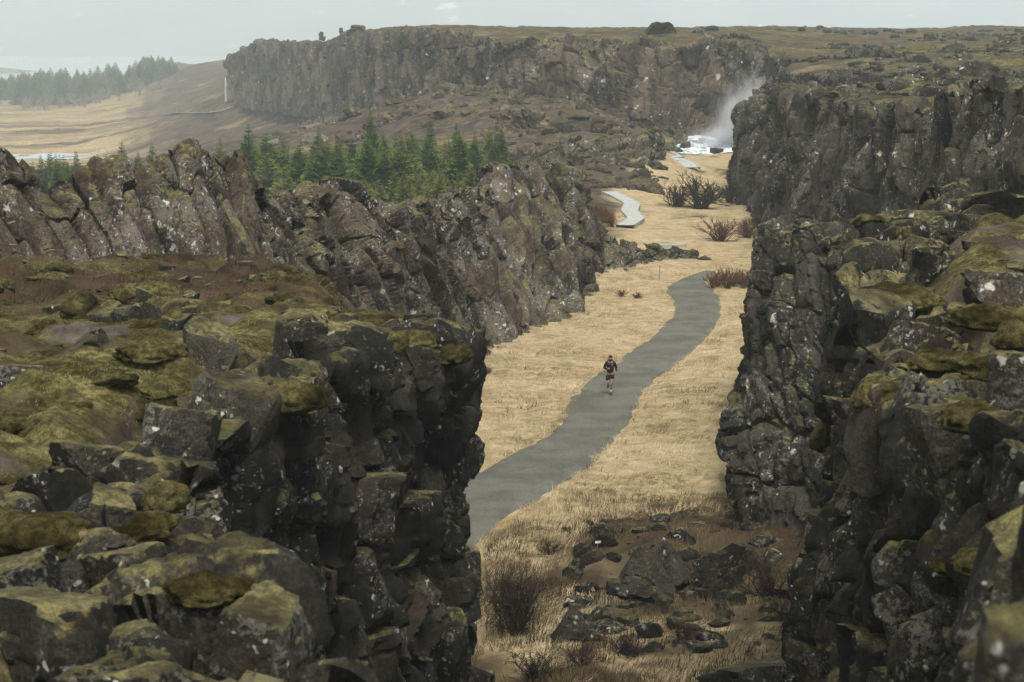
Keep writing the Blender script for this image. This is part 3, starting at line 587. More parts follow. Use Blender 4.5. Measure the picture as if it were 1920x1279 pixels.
# --- left ridge of tilted slabs
top = rowpx([(-300, 270, 57), (-120, 285, 57.5), (-60, 262, 57.8), (5, 268, 58.2), (45, 300, 58.6), (75, 348, 59), (130, 338, 60), (200, 312, 61), (280, 292, 62.4), (345, 276, 63.5), (440, 283, 66), (468, 312, 66.7), (485, 345, 67.2)])
bot = rowpx([(-300, 505, 54), (-120, 500, 54.5), (-60, 500, 54.8), (0, 495, 55.4), (40, 495, 56), (75, 492, 56.5), (130, 492, 57), (200, 492, 57.6), (280, 494, 58.3), (345, 494, 59), (440, 492, 60.4), (490, 500, 61), (530, 520, 62)])
mid = top * .55 + bot * .45; mid[:, 1] -= .35
cliff('rock_outcrop', 'tilted brown slab outcrop with white lichen rising left above the heath', 'outcrop', [shift(bot, dz=-.5), mid, top, shift(top, dx=0, dy=1.3, dz=-.2), shift(top, dx=-.3, dy=3.5, dz=-3.5)], .075, (.95, 3.0), M['rock_ridge'], shear=.42, amp=.2, tilt=.1, seed=83, big=.35, bigw=2.5, amp2=.06, cell2=(.5, 1.3), skirt=.7, rough=.04, cush=.03, cushs=.3, gap=.035)
top = rowpx([(470, 330, 67), (500, 338, 68.5), (560, 352, 71), (610, 356, 73.5), (650, 366, 76), (700, 380, 79), (738, 396, 82.5), (752, 412, 86), (800, 380, 97), (850, 358, 105), (905, 338, 113), (950, 320, 120), (1000, 308, 126), (1042, 314, 130), (1078, 345, 132), (1106, 390, 132.5), (1138, 436, 133.5)])
bot = rowpx([(500, 500, 61.5), (530, 512, 63), (590, 540, 65.5), (640, 560, 68), (690, 580, 71), (745, 605, 75), (795, 640, 80), (845, 688, 88), (880, 690, 95), (920, 672, 98), (960, 650, 102), (1000, 620, 106.5), (1045, 606, 109), (1093, 590, 113), (1100, 565, 118), (1112, 535, 126), (1128, 518, 131)])
q1 = top * .3 + bot * .7; q1[:, 2] += .3; q2 = top * .65 + bot * .35; q2[:, 2] -= .2
cliff('rock_ridge', 'long lichen-spotted rock ridge slanting down to the grass left of the path', 'ridge', [shift(bot, dz=-.7), q1, q2, top, shift(top, dx=-.8, dy=1.6, dz=-.25), shift(top, dx=-2, dy=4.5, dz=-4.5)], .11, (1.7, 3.8), M['rock_ridge'], shear=.5, amp=.36, tilt=.13, seed=97, big=.9, bigw=5, amp2=.12, cell2=(.75, 1.7), skirt=.9, rough=.06, cush=.05, cushs=.45, gap=.05)
top = rowpx([(1095, 415, 133), (1120, 428, 134), (1160, 448, 137), (1200, 460, 138), (1250, 468, 140), (1290, 468, 141), (1335, 482, 142), (1360, 494, 143)])
bot = rowpx([(1110, 535, 127), (1130, 518, 131), (1165, 508, 133), (1200, 502, 136), (1250, 496, 138), (1290, 492, 139.5), (1335, 496, 140), (1365, 500, 141)])
cliff('rock_ridge', 'low rock wall crossing behind the far bend of the gravel path', 'ridge', [shift(bot, dz=-.5), top, shift(top, dx=-.3, dy=1, dz=-.1), shift(top, dy=3, dz=-1.6)], .12, (1.0, 1.2), M['rock_ridge'], shear=.2, amp=.2, tilt=.16, seed=103, big=.4, bigw=3, amp2=.12, skirt=.6, rough=.07, cush=.06, cushs=.4)
top = rowpx([(1040, 318, 214), (1075, 298, 214), (1110, 290, 215), (1150, 270, 218), (1190, 258, 221), (1225, 256, 222), (1243, 272, 223), (1240, 300, 226)])
bot = rowpx([(1040, 335, 206), (1075, 330, 207), (1110, 335, 206), (1150, 338, 206), (1190, 340, 206), (1228, 338, 207), (1246, 325, 213), (1246, 310, 222)])
cliff('rock_outcrop', 'small rock outcrop at the foot of the brown hillside beside the boardwalk', 'outcrop', [shift(bot, dz=-.5), top, shift(top, dx=-.5, dy=2, dz=.2), shift(top, dx=-1, dy=5, dz=-1)], .17, (1.6, 1.6), M['rock_ridge'], amp=.4, tilt=.2, seed=113, big=.8, bigw=5, amp2=.25, skirt=1.2, rough=.12, cush=.06, cushs=.6)
# rocky bands of the brown hillside
for k, (lst, dn, dy, lab) in enumerate([
    ([(745, 222, 330), (790, 195, 322), (835, 170, 312), (885, 162, 300), (930, 182, 292), (985, 186, 285)], 3.2, 9, 'upper band of broken rock on the brown hillside under the far cliff'),
    ([(820, 255, 265), (870, 238, 262), (930, 222, 258), (1000, 214, 250), (1080, 212, 254), (1135, 226, 254)], 3.0, 10, 'middle band of broken rock on the brown hillside'),
    ([(930, 305, 222), (985, 288, 224), (1040, 276, 228), (1090, 266, 231), (1150, 252, 236)], 2.6, 9, 'lower band of broken rock on the brown hillside'),
    ([(450, 150, 520), (490, 142, 500), (540, 150, 480), (560, 175, 460)], 7, 14, 'hazy crag below the left end of the far cliff')]):
    top = rowpx(lst); bot = shift(top, dy=-dy); bot[:, 2] = np.minimum(H(bot[:, 0], bot[:, 1], False) - .5, top[:, 2] - dn); mid = (top + bot) / 2; mid[:, 2] -= .25
    cliff('rock_outcrop', lab, 'outcrop', [bot, mid, top, shift(top, dy=3, dz=-.1), shift(top, dy=9, dz=-2.5)], .32 if k < 3 else .6, (2.4, 2.2) if k < 3 else (4, 4), M['rock_far'], shear=.4, amp=.5, tilt=.22, seed=151 + k, big=1.2, bigw=7, amp2=.32, cell2=(.9, .9), skirt=1.4, rough=.16, gap=.08)
# ledges on the right-hand plateau
for k, (lst, hgt, lab) in enumerate([
    ([(1440, 110, 268), (1500, 112, 262), (1560, 114, 258), (1640, 112, 255), (1700, 116, 250)], 2.4, 'dark rock ledge stepping down on the plateau behind the right wall'),
    ([(1450, 140, 222), (1500, 142, 216), (1570, 143, 212), (1650, 138, 214), (1760, 132, 216)], 1.7, 'middle rock ledge on the mossy plateau above the right wall'),
    ([(1610, 172, 160), (1660, 170, 156), (1720, 166, 154), (1790, 158, 156), (1860, 150, 160), (1930, 140, 165)], 1.3, 'lowest rock ledge just behind the top edge of the right wall'),
    ([(1700, 110, 290), (1780, 104, 285), (1860, 100, 285), (1930, 96, 290)], 1.6, 'faint rock ledge low on the far right moorland'),
    ([(1590, 128, 236), (1680, 124, 232), (1760, 118, 230), (1850, 116, 232), (1930, 112, 238)], 1.9, 'broken rock ledge across the upper right moorland'),
    ([(1570, 156, 186), (1640, 153, 184), (1700, 148, 186), (1780, 145, 190)], 1.7, 'rock ledge between the brown cairn and the right border'),
    ([(1655, 192, 136), (1700, 188, 134), (1760, 184, 133)], 1.3, 'small ledge beside the notch in the right wall'),
    ([(1300, 92, 312), (1350, 84, 318), (1400, 82, 322), (1450, 86, 320)], 1.6, 'dark ledge on the rim right of the waterfall notch')]):
    top = rowpx(lst); zg = H(top[:, 0], top[:, 1]); top[:, 2] = np.maximum(top[:, 2], zg + .15)
    bot = shift(top, dy=-.8); bot[:, 2] = np.minimum(H(bot[:, 0], bot[:, 1]), top[:, 2] - hgt) - .3
    cliff('rock_ledge', lab, 'ledge', [bot, top, shift(top, dy=1.5, dz=-.05), shift(top, dy=4.5, dz=-1.2)], .17, (1.7, 1.4), M['rock_right'], amp=.35, tilt=.16, seed=131 + k, big=.8, bigw=6, amp2=.2, skirt=1, rough=.1)

# ------------------------------------------------------------------ loose and embedded rocks
def rock_mesh(name, seed, mat, sub=4, planes=9, rough=.05, spire=False):
    r = np.random.default_rng(seed); D, F = ico(sub); Nn = r.normal(size=(planes, 3)); Nn /= np.linalg.norm(Nn, axis=1)[:, None]
    ax = np.array([[1, 0, 0], [-1, 0, 0], [0, 1, 0], [0, -1, 0], [0, 0, 1], [0, 0, -1.]]) + r.normal(0, .22, (6, 3)); ax /= np.linalg.norm(ax, axis=1)[:, None]
    Nn = np.concatenate([ax, Nn]); hgt = np.concatenate([r.uniform(.58, .8, 6), r.uniform(.8, 1.12, planes)])
    if spire: aa = np.arange(5) * 1.257 + r.normal(0, .3, 5); Nn = np.concatenate([np.stack([np.cos(aa), np.sin(aa), r.uniform(.2, .6, 5)], -1), [[0, 0, -1.]]]); Nn /= np.linalg.norm(Nn, axis=1)[:, None]; hgt = np.append(r.uniform(.42, .62, 5), .6)
    q = np.maximum(D @ Nn.T, 1e-3); rad = hgt[None] / q; k = 70.
    rr = -np.log(np.exp(-k * np.minimum(rad, 3)).sum(1)) / k
    V = D * rr[:, None]; nn = fbm(V * 2.3 + seed, 3, seed) + .6 * fbm(V * 8 + seed, 3, seed + 4); V = V + D * (.7 * rough * nn + .022 * fbm(V * 17 + seed, 3, seed + 9, .7))[:, None]
    crack = np.abs(vnoise(V * 1.7 + seed * 2, seed + 8)); V = V - D * (.07 * np.exp(-(crack / .06) ** 2))[:, None]
    me = mesh_np(name, V, F, [mat]); me.set_sharp_from_angle(angle=R(24)); return me
ROCKS = {k: [rock_mesh('rock', 300 + i + 20 * j, M[k]) for i in range(7)] for j, k in enumerate(('rock_near', 'rock_face', 'rock_ridge', 'rock_right', 'rock_far'))}
ROCKS['spire'] = [rock_mesh('rock', 450 + i, M['rock_right'], spire=True) for i in range(7)]
def put_rock(name, kind, p, size, parent=None, ploc=(0, 0, 0), rz=None, var=None, tilt=.15):
    me = ROCKS[kind][rng.integers(7) if var is None else var]
    return link(name, me, parent, np.asarray(p, float) - np.asarray(ploc, float), (rng.normal(0, tilt), rng.normal(0, tilt), rng.uniform(0, 6.28) if rz is None else rz), size)
def px_rock(px, py, d, w, h, kind='rock_near', parent=None, ploc=(0, 0, 0), name='rock', var=None, rz=0, tilt=.1, depth=.9):
    k = d / FPX / 1.38
    return put_rock(name, kind, W(px, py, d), (w * k, w * k * depth, h * k), parent, ploc, rz, var, tilt)
nl, nlb = NL
for a in [(565, 640, 38, 130, 150, 0), (388, 668, 36.5, 100, 140, 4), (330, 625, 39, 80, 90, 3), (262, 608, 41.5, 100, 90, 4), (205, 592, 43, 70, 70, 5), (432, 768, 31, 165, 135, 6), (330, 835, 27.5, 150, 165, 2),
          (185, 868, 26, 160, 110, 3), (370, 1195, 18, 250, 170, 2), (120, 1200, 17, 250, 190, 1), (505, 1195, 16.9, 200, 150, 6), (250, 1070, 19.3, 150, 110, 2), (215, 985, 21.8, 130, 140, 6), (50, 1090, 18.6, 160, 130, 5), (560, 800, 33, 110, 120, 1), (700, 690, 38.5, 100, 110, 5),
          (790, 672, 41, 110, 90, 3), ]:
    px_rock(a[0], a[1] + 10, a[2], a[3] * .84, a[4] * .9, 'rock_near', nl, nlb, var=a[5], rz=rng.uniform(0, 6.28))
for _ in range(130):                                                        # half-sunk stones of the shelf
    px, d = rng.uniform(-60, 860), (rng.uniform(19, 60) if _ < 60 else rng.uniform(46, 62)); p = W(px, 600, d)
    if not inside(POLY_L, np.array([p[0]]), np.array([p[1]]))[0]: continue
    p[2] = Hs(p[0], p[1]); s = rng.uniform(.08, .26) * (1.3 if rng.uniform() < .2 else 1)
    put_rock('rock', 'rock_near', p + (0, 0, -.02), (s * rng.uniform(.9, 1.6), s, s * rng.uniform(.6, 1.1)), nl, nlb)
for px, py, d, w, h in [(285, 662, 36, 110, 45), (550, 750, 32, 115, 70), (80, 1003, 20.4, 195, 70), (390, 1108, 17.4, 140, 65), (310, 940, 22.3, 95, 70), (700, 650, 38, 135, 60), 
                        (620, 640, 39, 90, 45), (780, 640, 41, 100, 40), (310, 730, 31.5, 90, 45), (690, 610, 44, 150, 40), (835, 628, 43, 50, 35)]:
    k = d / FPX / 2.1; o = link('moss_cushion', CUSH[rng.integers(8)], nl, W(px, py, d) - nlb, (.15, 0, rng.uniform(-.3, .3)), (w * k, w * k * .8, h * k * 1.25))
for k_ in range(120):                                                        # small pads of moss creeping round the stones
    px, d = rng.uniform(-60, 850), (18 + 34 * rng.uniform() if k_ < 70 else rng.uniform(46, 62)); p = W(px, 600, d)
    if not inside(POLY_L, np.array([p[0]]), np.array([p[1]]))[0]: continue
    p[2] = Hs(p[0], p[1]); put_cushion(p - (0, 0, .05), rng.uniform(.15, .5), nl, nlb, rng.uniform(.5, .8))
RC = [o for o in C.objects if o.get('label', '').startswith('near mossy crag')][0]; rcb = np.array(RC.location)
for px, py, d, w, h in [(1645, 748, 28.6, 105, 75), (1825, 788, 23.3, 115, 65), (1862, 1060, 20.5, 130, 60), (1752, 680, 29, 115, 45), (1538, 825, 37, 34, 70), (1850, 690, 26, 130, 60), (1690, 560, 37.5, 150, 50), (1860, 600, 30, 130, 55), (1900, 640, 27, 90, 70), (1780, 1060, 23, 80, 40)]:
    k = d / FPX / 2.1; link('moss_cushion', CUSH[rng.integers(8)], RC, W(px, py, d) - rcb, (.1, 0, rng.uniform(-.3, .3)), (w * k, w * k * .8, h * k * 1.25))
for px, py, d, w, h, v in [(1740, 430, 48.5, 170, 60, 1), (1860, 395, 51, 140, 50, 3), (1640, 620, 35, 120, 120, 4), (1870, 540, 33, 110, 70, 0), (1720, 640, 31, 110, 70, 5), (1900, 720, 24, 90, 110, 2), (1660, 800, 29, 130, 180, 6), (1780, 850, 25, 140, 170, 1), (1900, 820, 22, 120, 120, 3)]:
    px_rock(px, py, d, w, h, 'rock_near', RC, rcb, var=v, rz=rng.uniform(0, 6.28))
for _ in range(70):
    px, d = rng.uniform(1600, 2050), rng.uniform(22, 52); p = W(px, 600, d)
    if not inside(POLY_C, np.array([p[0]]), np.array([p[1]]))[0]: continue
    p[2] = Hs(p[0], p[1]); s = rng.uniform(.12, .35); put_rock('rock', 'rock_near', p, (s * rng.uniform(.9, 1.8), s, s * rng.uniform(.6, 1)), RC, rcb)

def boulder(label, px, py, d, w, h, kind, var, rz=0, depth=.9, tilt=.1):
    o = px_rock(px, py, d, w, h, kind, var=var, rz=rz, depth=depth, tilt=tilt, name='boulder'); return tag(o, label, 'boulder')
boulder('out-of-focus lichen boulder at the bottom right corner', 1885, 1490, 7.2, 170, 640, 'rock_near', 2, tilt=.05)
boulder('blurred rock edge at the right border above the corner boulder', 1945, 1260, 9, 90, 520, 'rock_near', 4, tilt=.05)
def gb(label, px, py, w, h, kind='rock_face', var=0, rz=0., depth=.9, tilt=.15, sink=.3):
    p = on_ground(px, py); k = p[1] / FPX / 1.38
    return tag(put_rock('boulder', kind, p + (0, 0, h * k * (1 - sink)), (w * k, w * k * depth, h * k), rz=rz, var=var, tilt=tilt), label, 'boulder')
gb('large pointed dark boulder in the brown heath below the path', 1212, 1114, 105, 66, 'spire', 1, .4, .7, .1, .35)
gb('steep dark fin of rock right behind the large pointed boulder', 1258, 1098, 66, 85, 'spire', 3, .9, .7, .15)
gb('small pointed rock standing in the heath near the bottom edge', 1076, 1197, 62, 56, 'spire', 5, .8, .9, .1, .3)
gb('low dark rock in the heath right of the small pointed rock', 1150, 1170, 70, 36, 'rock_face', 2, .3, .9, .2, .6)
gb('big shadowed slab of rock at the bottom of the gorge', 1450, 1305, 220, 95, 'rock_right', 4, .5, .9, .2, .7)
gb('dark block half hidden at the foot of the right buttress', 1345, 1095, 90, 60, 'rock_face', 0, .7)
gb('white-topped stone at the bottom edge beside the left cliff', 912, 1283, 28, 22, 'rock_ridge', 3)
gb('small dark stone lying left of the gravel path', 872, 776, 16, 9, 'rock_face', 1)
gb('lone dark block near the waterfall foam', 1300, 284, 32, 16, 'rock_right', 3)
gb('dark block at the right edge of the waterfall foam', 1372, 280, 40, 22, 'rock_right', 5)
def rubble(label, n, pick, smin, smax, mat, seed):
    r_ = np.random.default_rng(seed); Vs, Fs, off = [], [], 0; D, F = ico(2)
    for k in range(n):
        p = pick(r_)
        if p is None: continue
        s_ = smin + (smax - smin) * r_.uniform() ** 2.5
        Nn = r_.normal(size=(11, 3)); Nn /= np.linalg.norm(Nn, axis=1)[:, None]; rad = (r_.uniform(.5, 1, 11)[None] / np.maximum(D @ Nn.T, .05)).min(1)
        V = D * np.minimum(rad, 1.3)[:, None] * np.array([s_ * r_.uniform(.9, 1.6), s_, s_ * r_.uniform(.5, 1)]); Vs.append(V + p + (0, 0, s_ * .15)); Fs.append(F + off); off += len(V)
    tag(wpart('rubble', np.concatenate(Vs), np.concatenate(Fs), mat, smooth=False), label, kind='stuff')
def pick_pts(n, seed, x0, x1, y0, y1, ok):
    r_ = np.random.default_rng(seed); y = np.exp(r_.uniform(math.log(y0), math.log(y1), n)); px = r_.uniform(x0, x1, n); x = (px - 960) / FPX * y; z, zn = H(x, y, zone=True)
    P = np.stack([x, y, z], -1)[ok(px, y, zn, n2(x, y, 4 + y * .03, 3, seed))]; it = iter(P); return lambda r: next(it, None)
rubble('loose dark rubble strewn over the heath at the bottom of the gorge', 260, pick_pts(260, 901, 900, 1570, 49, 64, lambda px, y, zn, n: (zn == 0) & ((px > 1060) | (n > .1))), .05, .42, M['rock_right'], 902)
rubble('scattered stones over the moorland on the right-hand plateau', 900, pick_pts(1500, 903, 1300, 2050, 130, 430, lambda px, y, zn, n: (zn == 2) & (n > -.05)), .15, 1.1, M['rock_right'], 904)
rubble('scattered stones over the brown hillside under the far cliff', 900, pick_pts(1600, 905, 480, 1245, 190, 420, lambda px, y, zn, n: (zn == 0) & (n > -.1)), .2, 1.3, M['rock_far'], 906)
rubble('stones and scree along the foot of the left rock ridge', 160, pick_pts(900, 907, 860, 1330, 88, 140, lambda px, y, zn, n: (zn == 0) & (px < np.interp(y, [95, 100, 113, 130, 140], [895, 950, 1100, 1130, 1340]))), .06, .4, M['rock_ridge'], 908)
# skyline landmarks
p = W(1240, 58, 322); tag(put_rock('boulder', 'rock_far', p, (3.2, 2.0, .72), rz=.2, var=1, tilt=.05), 'big flat-topped boulder on the skyline of the far cliff', 'boulder')
def cairn(label, px, py, d, w, h, n):
    b = W(px, py, d); t = thing('cairn', label, 'cairn', b); k = d / FPX
    for i in range(n):
        put_rock('stone', 'rock_far', b + np.array([rng.normal(0, w * k * .05), 0, h * k * (i + .4) / n]), (w * k * .5 * (1 - .25 * i / n) * rng.uniform(.9, 1.1), w * k * .45, h * k / n * .75), t, b, tilt=.08)
    return t
cairn('small stone cairn alone on the rim of the far cliff', 603, 76, 404, 16, 22, 4)
cairn('slim rock pillar at the left end of the far rim tower', 640, 72, 396, 12, 26, 4)
cairn('broad stacked rock tower on the rim of the far cliff', 668, 70, 392, 50, 28, 4)
cairn('brown stone cairn on the edge of the right wall', 1562, 194, 127, 34, 22, 4)
cairn('reddish mound of stones on the plateau behind the right wall', 1522, 118, 255, 30, 12, 3)

# ------------------------------------------------------------------ lake, pond, mountains
t = NT('lake_water'); M['water'] = t.bsdf((.3, .36, .37), .12, t.bump(t.noise(.02, 4), .1, 1), .5)
V = np.array([(-2600, 1750, -40.0), (900, 1750, -40.0), (3000, 4900, -40.0), (-3000, 4900, -40.0)]); tag(wpart('lake', V, np.array([[0, 1, 2, 3]]), M['water']), 'pale lake beyond the wooded point', kind='structure')
a = np.linspace(0, 6.283, 40, endpoint=False); rr = 1 + .18 * np.sin(3 * a + 1) + .1 * np.sin(7 * a)
V = np.stack([POND[0] + 21 * rr * np.cos(a), POND[1] + 22 * rr * np.sin(a), np.full(40, POND[2] - .22)], -1)
tag(wpart('pond', V, np.arange(40)[None], M['water']), 'narrow pond in the yellow plain behind the left trees', kind='structure')
t = NT('mountain_slopes'); sn = t.noise(1.0, 6, t.P((.009, .003, .02)), .62)
M['mountain'] = t.bsdf(t.mix(t.step(sn, .64, .7, 0, .7), t.mix(t.step(t.noise(.002, 6), .4, .6), (.03, .032, .03), (.07, .068, .06)), (.75, .78, .8)), .9, None, .1)
xs = np.linspace(-4200, 4200, 240); ys = np.linspace(4600, 7600, 70); XX, YY = np.meshgrid(xs, ys); tt = (YY - 4600) / 3000
ppx = 960 + FPX * XX / YY
crest = 200 + 26 * n2(XX, YY * .2, 800, 3, 51) - 72 * np.exp(-((ppx - 1312) / 75) ** 4) - 20 * sstep(800, 1200, ppx)
ZZ = -46 + (crest + 46) * sstep(0, .6, tt) ** .8 + 20 * n2(XX, YY, 400, 4, 52) * sstep(0, .3, tt) - 20 * sstep(.8, 1, tt)
i = np.arange(ZZ.size).reshape(ZZ.shape); F = np.stack([i[:-1, :-1], i[:-1, 1:], i[1:, 1:], i[1:, :-1]], -1).reshape(-1, 4)
tag(link('mountain', mesh_np('mountain', np.stack([XX, YY, ZZ], -1).reshape(-1, 3), F, [M['mountain']])), 'hazy snow-patched mountain range across the lake', kind='structure')
a = np.linspace(0, 1, 20); pts = np.array([W(-60 + 95 * u, 132, 2800) for u in a]); 
V = []; 
for u, p in zip(a, pts): V += [(p[0], 2760, -41), (p[0], 2800, -40 + 7 * math.sin(u * 3.1) ** .5 + rng.uniform(0, .8)), (p[0], 2950, -41)]
i = np.arange(60).reshape(20, 3); F = np.concatenate([np.stack([i[:-1, k], i[1:, k], i[1:, k + 1], i[:-1, k + 1]], -1) for k in range(2)])
tag(wpart('islet', np.array(V), F, M['ground']), 'low dark islet in the lake at the left border', kind='structure')

# ------------------------------------------------------------------ trees and shrubs
def spruce_meshes(seed, mat, wide=.2, dens_=1.0, sparse=0.):
    r = np.random.default_rng(seed); tri = []; nwh = int(40 * dens_)
    for w in range(nwh):
        h = .04 + .94 * (w + r.uniform(-.3, .3)) / nwh; L0 = wide * (1 - h) ** .9 + .004; tp_ = min(1.25, 1.9 * (1 - h) + .2)
        for b in range(int(10 + r.integers(0, 4))):
            if r.uniform() < sparse: continue
            az = r.uniform(0, 6.283); L = L0 * r.uniform(.55, 1.18); up = .25 - .75 * (1 - h) + r.normal(0, .12); n = max(3, int(L / .018))
            dirv = np.array([math.cos(az), math.sin(az), 0]); side = np.array([-dirv[1], dirv[0], 0])
            for q in range(n):
                u = (q + r.uniform(.2, .8)) / n; p = dirv * L * u; p[2] = h + L * (up * u * .8 + .25 * u * u)
                wd = .02 + .04 * (1 - u) * min(1, L / .1)
                for sg in (-1, 1):
                    tip = p + tp_ * (dirv * .018 + side * sg * wd * r.uniform(.7, 1.5) + np.array([0, 0, -.012 - r.uniform(0, .016)]))
                    tri.append([p - dirv * .012 * tp_, p + dirv * tp_ * r.uniform(.012, .028), tip])
    V = np.array(tri).reshape(-1, 3); F = np.arange(len(V)).reshape(-1, 3)
    cm = mesh_np('crown', V, F, [mat], False)
    tv, tf = tubes([(np.array([[0, 0, -.06], [0, 0, .3], [.004, 0, .7], [0, 0, .99]]), np.array([.016, .012, .007, .001]))], 6)
    return cm, mesh_np('trunk', tv, tf, [M['bark']])
SPR = [spruce_meshes(500 + i, M['spruce'], w) for i, w in enumerate((.23, .27, .2, .25))]
SPY = [spruce_meshes(520 + i, M['spruce_y'], w, .8, .15) for i, w in enumerate((.3, .34, .27))]
def tree(kind, x, y, hgt, label, group=None, name='spruce_tree', cat='tree', wid=1.0):
    cm, tm = kind; z = Hs(x, y); t = thing(name, label, cat, (x, y, z - .15), rng.uniform(0, 6.28), group)
    t.scale = (hgt * wid, hgt * wid, hgt); link('crown', cm, t); link('trunk', tm, t); return t
def ptree(px, topy, d, label, kind=None, group=None, name='spruce_tree', wid=1.0):
    p = W(px, topy, d); return tree(kind or SPR[rng.integers(4)], p[0], p[1], p[2] - Hs(p[0], p[1]) + .15, label, group, name, 'tree', wid)
for px, ty, d, lab in [(465, 228, 208, 'tall dark spruce at the left end of the grove, above the slab outcrop'), (530, 256, 212, 'spruce second from the left end of the grove'), (597, 232, 222, 'tall spruce left of the grove centre with a narrow tip'), (695, 203, 225, 'tallest spruce with a thin spire in the middle of the grove'),
                       (742, 248, 214, 'dark spruce just right of the tallest spire'), (772, 240, 218, 'spruce between the tallest spire and the twin tops'), (806, 220, 222, 'tall spruce, left one of the twin tops right of centre'), (856, 227, 216, 'tall spruce, right one of the twin tops right of centre'),
                       (890, 246, 212, 'narrow dark spruce second from the right end of the grove'), (918, 232, 210, 'dense spruce at the right end of the grove'), (940, 234, 214, 'outermost spruce at the right edge of the grove')]:
    ptree(px, ty, d, lab)
for k in range(140): ptree(rng.uniform(452, 948), rng.uniform(246, 335), rng.uniform(188, 232), 'dense green spruce packed among the others in the grove', group='spruces packed in the grove', kind=SPR[rng.integers(4)] if rng.uniform() < .75 else SPY[rng.integers(3)], wid=rng.uniform(1.3, 2.0))
for k in range(95):
    px = rng.uniform(560, 1000); ptree(px, 342 - (px - 640) * .10 + rng.uniform(-18, 30), rng.uniform(172, 194), 'low yellow-green young pine along the front of the grove', SPY[rng.integers(3)], 'young pines along the front of the grove', 'young_pine', 1.25)
for px, ty, d, lab in [(95, 283, 232, 'spruce at the left of the small left-hand tree group'), (142, 280, 240, 'slim spruce second from left in the small left-hand group'), (182, 286, 228, 'spruce third from left in the small left-hand group'), (228, 262, 236, 'widest spruce of the small left-hand group'), (285, 265, 236, 'spruce right of the widest one in the left-hand group'), (412, 254, 244, 'lone yellowish spruce behind the slab outcrop top')]:
    ptree(px, ty, d, lab, SPY[1] if px == 412 else None)
for k in range(30): ptree(rng.uniform(40, 320), rng.uniform(282, 325), rng.uniform(215, 240), 'short spruce among the small left-hand tree group', group='short spruces of the left-hand group')
ptree(1098, 292, 232, 'single small green bush tree on the brown hillside', SPY[2], None, 'young_pine', 1.7)
for k in range(105):
    px = rng.uniform(-70, 335); d = rng.uniform(800, 1040); sk = np.interp(px, [-70, 0, 60, 110, 170, 240, 300, 335], [150, 142, 126, 119, 117, 104, 100, 122]); p = W(px, 150, d); g0 = Hs(p[0], p[1]); hmax = W(px, sk, d)[2] - g0
    tree(SPR[rng.integers(4)], p[0], p[1], max(9, min(rng.uniform(13, 21), hmax * rng.uniform(.8, 1.0))), 'distant hazy spruce in the wood by the lake', 'spruces of the lakeside wood', wid=1.9)
def bush_mesh(seed, mat, stems=12, levels=4, spread=.7, up=1.0, thick=.014, name='branches', ns=3):
    r = np.random.default_rng(seed); paths = []
    def grow(p, d, L, rad, lev):
        n = 4; pts = [p]; dd_ = d
        for k in range(n): dd_ = dd_ + r.normal(0, .13, 3) + np.array([0, 0, .06 * up]); dd_ = dd_ / np.linalg.norm(dd_); pts.append(pts[-1] + dd_ * L / n)
        paths.append((np.array(pts), np.linspace(rad, rad * .45, n + 1)))
        if lev <= 0: return
        for k in range(r.integers(3, 5)):
            u = r.integers(1, n + 1); d2 = dd_ + r.normal(0, .5, 3); d2 /= np.linalg.norm(d2); grow(pts[u], d2, L * r.uniform(.45, .75), rad * .55, lev - 1)
    for s in range(stems):
        a = r.uniform(0, 6.283); d = np.array([math.cos(a) * spread * r.uniform(.2, 1), math.sin(a) * spread * r.uniform(.2, 1), 1.]); d /= np.linalg.norm(d)
        grow(np.array([r.normal(0, .06), r.normal(0, .06), -.05]), d, r.uniform(.34, .5), thick * r.uniform(.7, 1.2), levels - 1)
    V, F = tubes(paths, ns); return mesh_np(name, V, F, [mat])
BUSH = [bush_mesh(600 + i, M['twig'], 10, 5, .85, thick=.017) for i in range(3)]; BUSHF = [bush_mesh(630 + i, M['twig'], 16, 4, 1.0, thick=.026) for i in range(3)]; BUSHR = [bush_mesh(610 + i, M['twig_red'], 18, 4, .85, thick=.022) for i in range(2)]; BIRCH = [bush_mesh(620 + i, M['birch'], 3, 5, .18, 1.6, .018) for i in range(3)]
def shrub(label, px, py, w, h, me, group=None, name='bare_shrub', cat='shrub'):
    p = on_ground(px, py); k = p[1] / FPX; t = thing(name, label, cat, p, rng.uniform(0, 6.28), group)
    t.scale = (w * k / 1.35, w * k / 1.35, h * k / 1.05); link('branches', me, t); return t
shrub('big leafless shrub at the foot of the left cliff', 965, 1192, 185, 185, bush_mesh(640, M['twig'], 20, 5, .9, thick=.018))
shrub('leafless shrub on the straw above the pointed boulder', 1130, 1025, 105, 62, BUSH[1])
shrub('sparse twiggy shrub left of the one above the boulder', 1030, 1040, 85, 52, BUSH[2])
shrub('thin sprawling shrub at the bottom edge left of centre', 1000, 1275, 190, 110, BUSH[1])
shrub('tangled dark shrub against the base of the right buttress', 1440, 1120, 200, 130, BUSH[2])
shrub('grey tangled shrub deep under the right-hand crag', 1500, 1180, 180, 120, BUSH[0])
shrub('small shrub between the heath and right buttress', 1350, 1130, 110, 70, BUSH[1])
for k, (px, py, w, h) in enumerate([(1180, 1230, 150, 70), (1290, 1200, 150, 60), (1090, 1250, 130, 60), (1240, 1150, 110, 45), (1390, 1060, 110, 60), (1330, 1060, 90, 40)]):
    shrub(['low dark tangle of twigs near the bottom edge below the boulder', 'low dark tangle of twigs left of the shadowed slab', 'low tangle of twigs beside the small pointed rock', 'low tangle of twigs in front of the large pointed boulder', 'dark twigs hanging at the lower edge of the right buttress', 'thin twigs just left of the right buttress foot'][k], px, py, w, h, BUSH[k % 3])
shrub('pale spindly sapling in the heath below the boulder', 1150, 1185, 60, 110, BIRCH[0], None, 'bare_sapling', 'sapling')
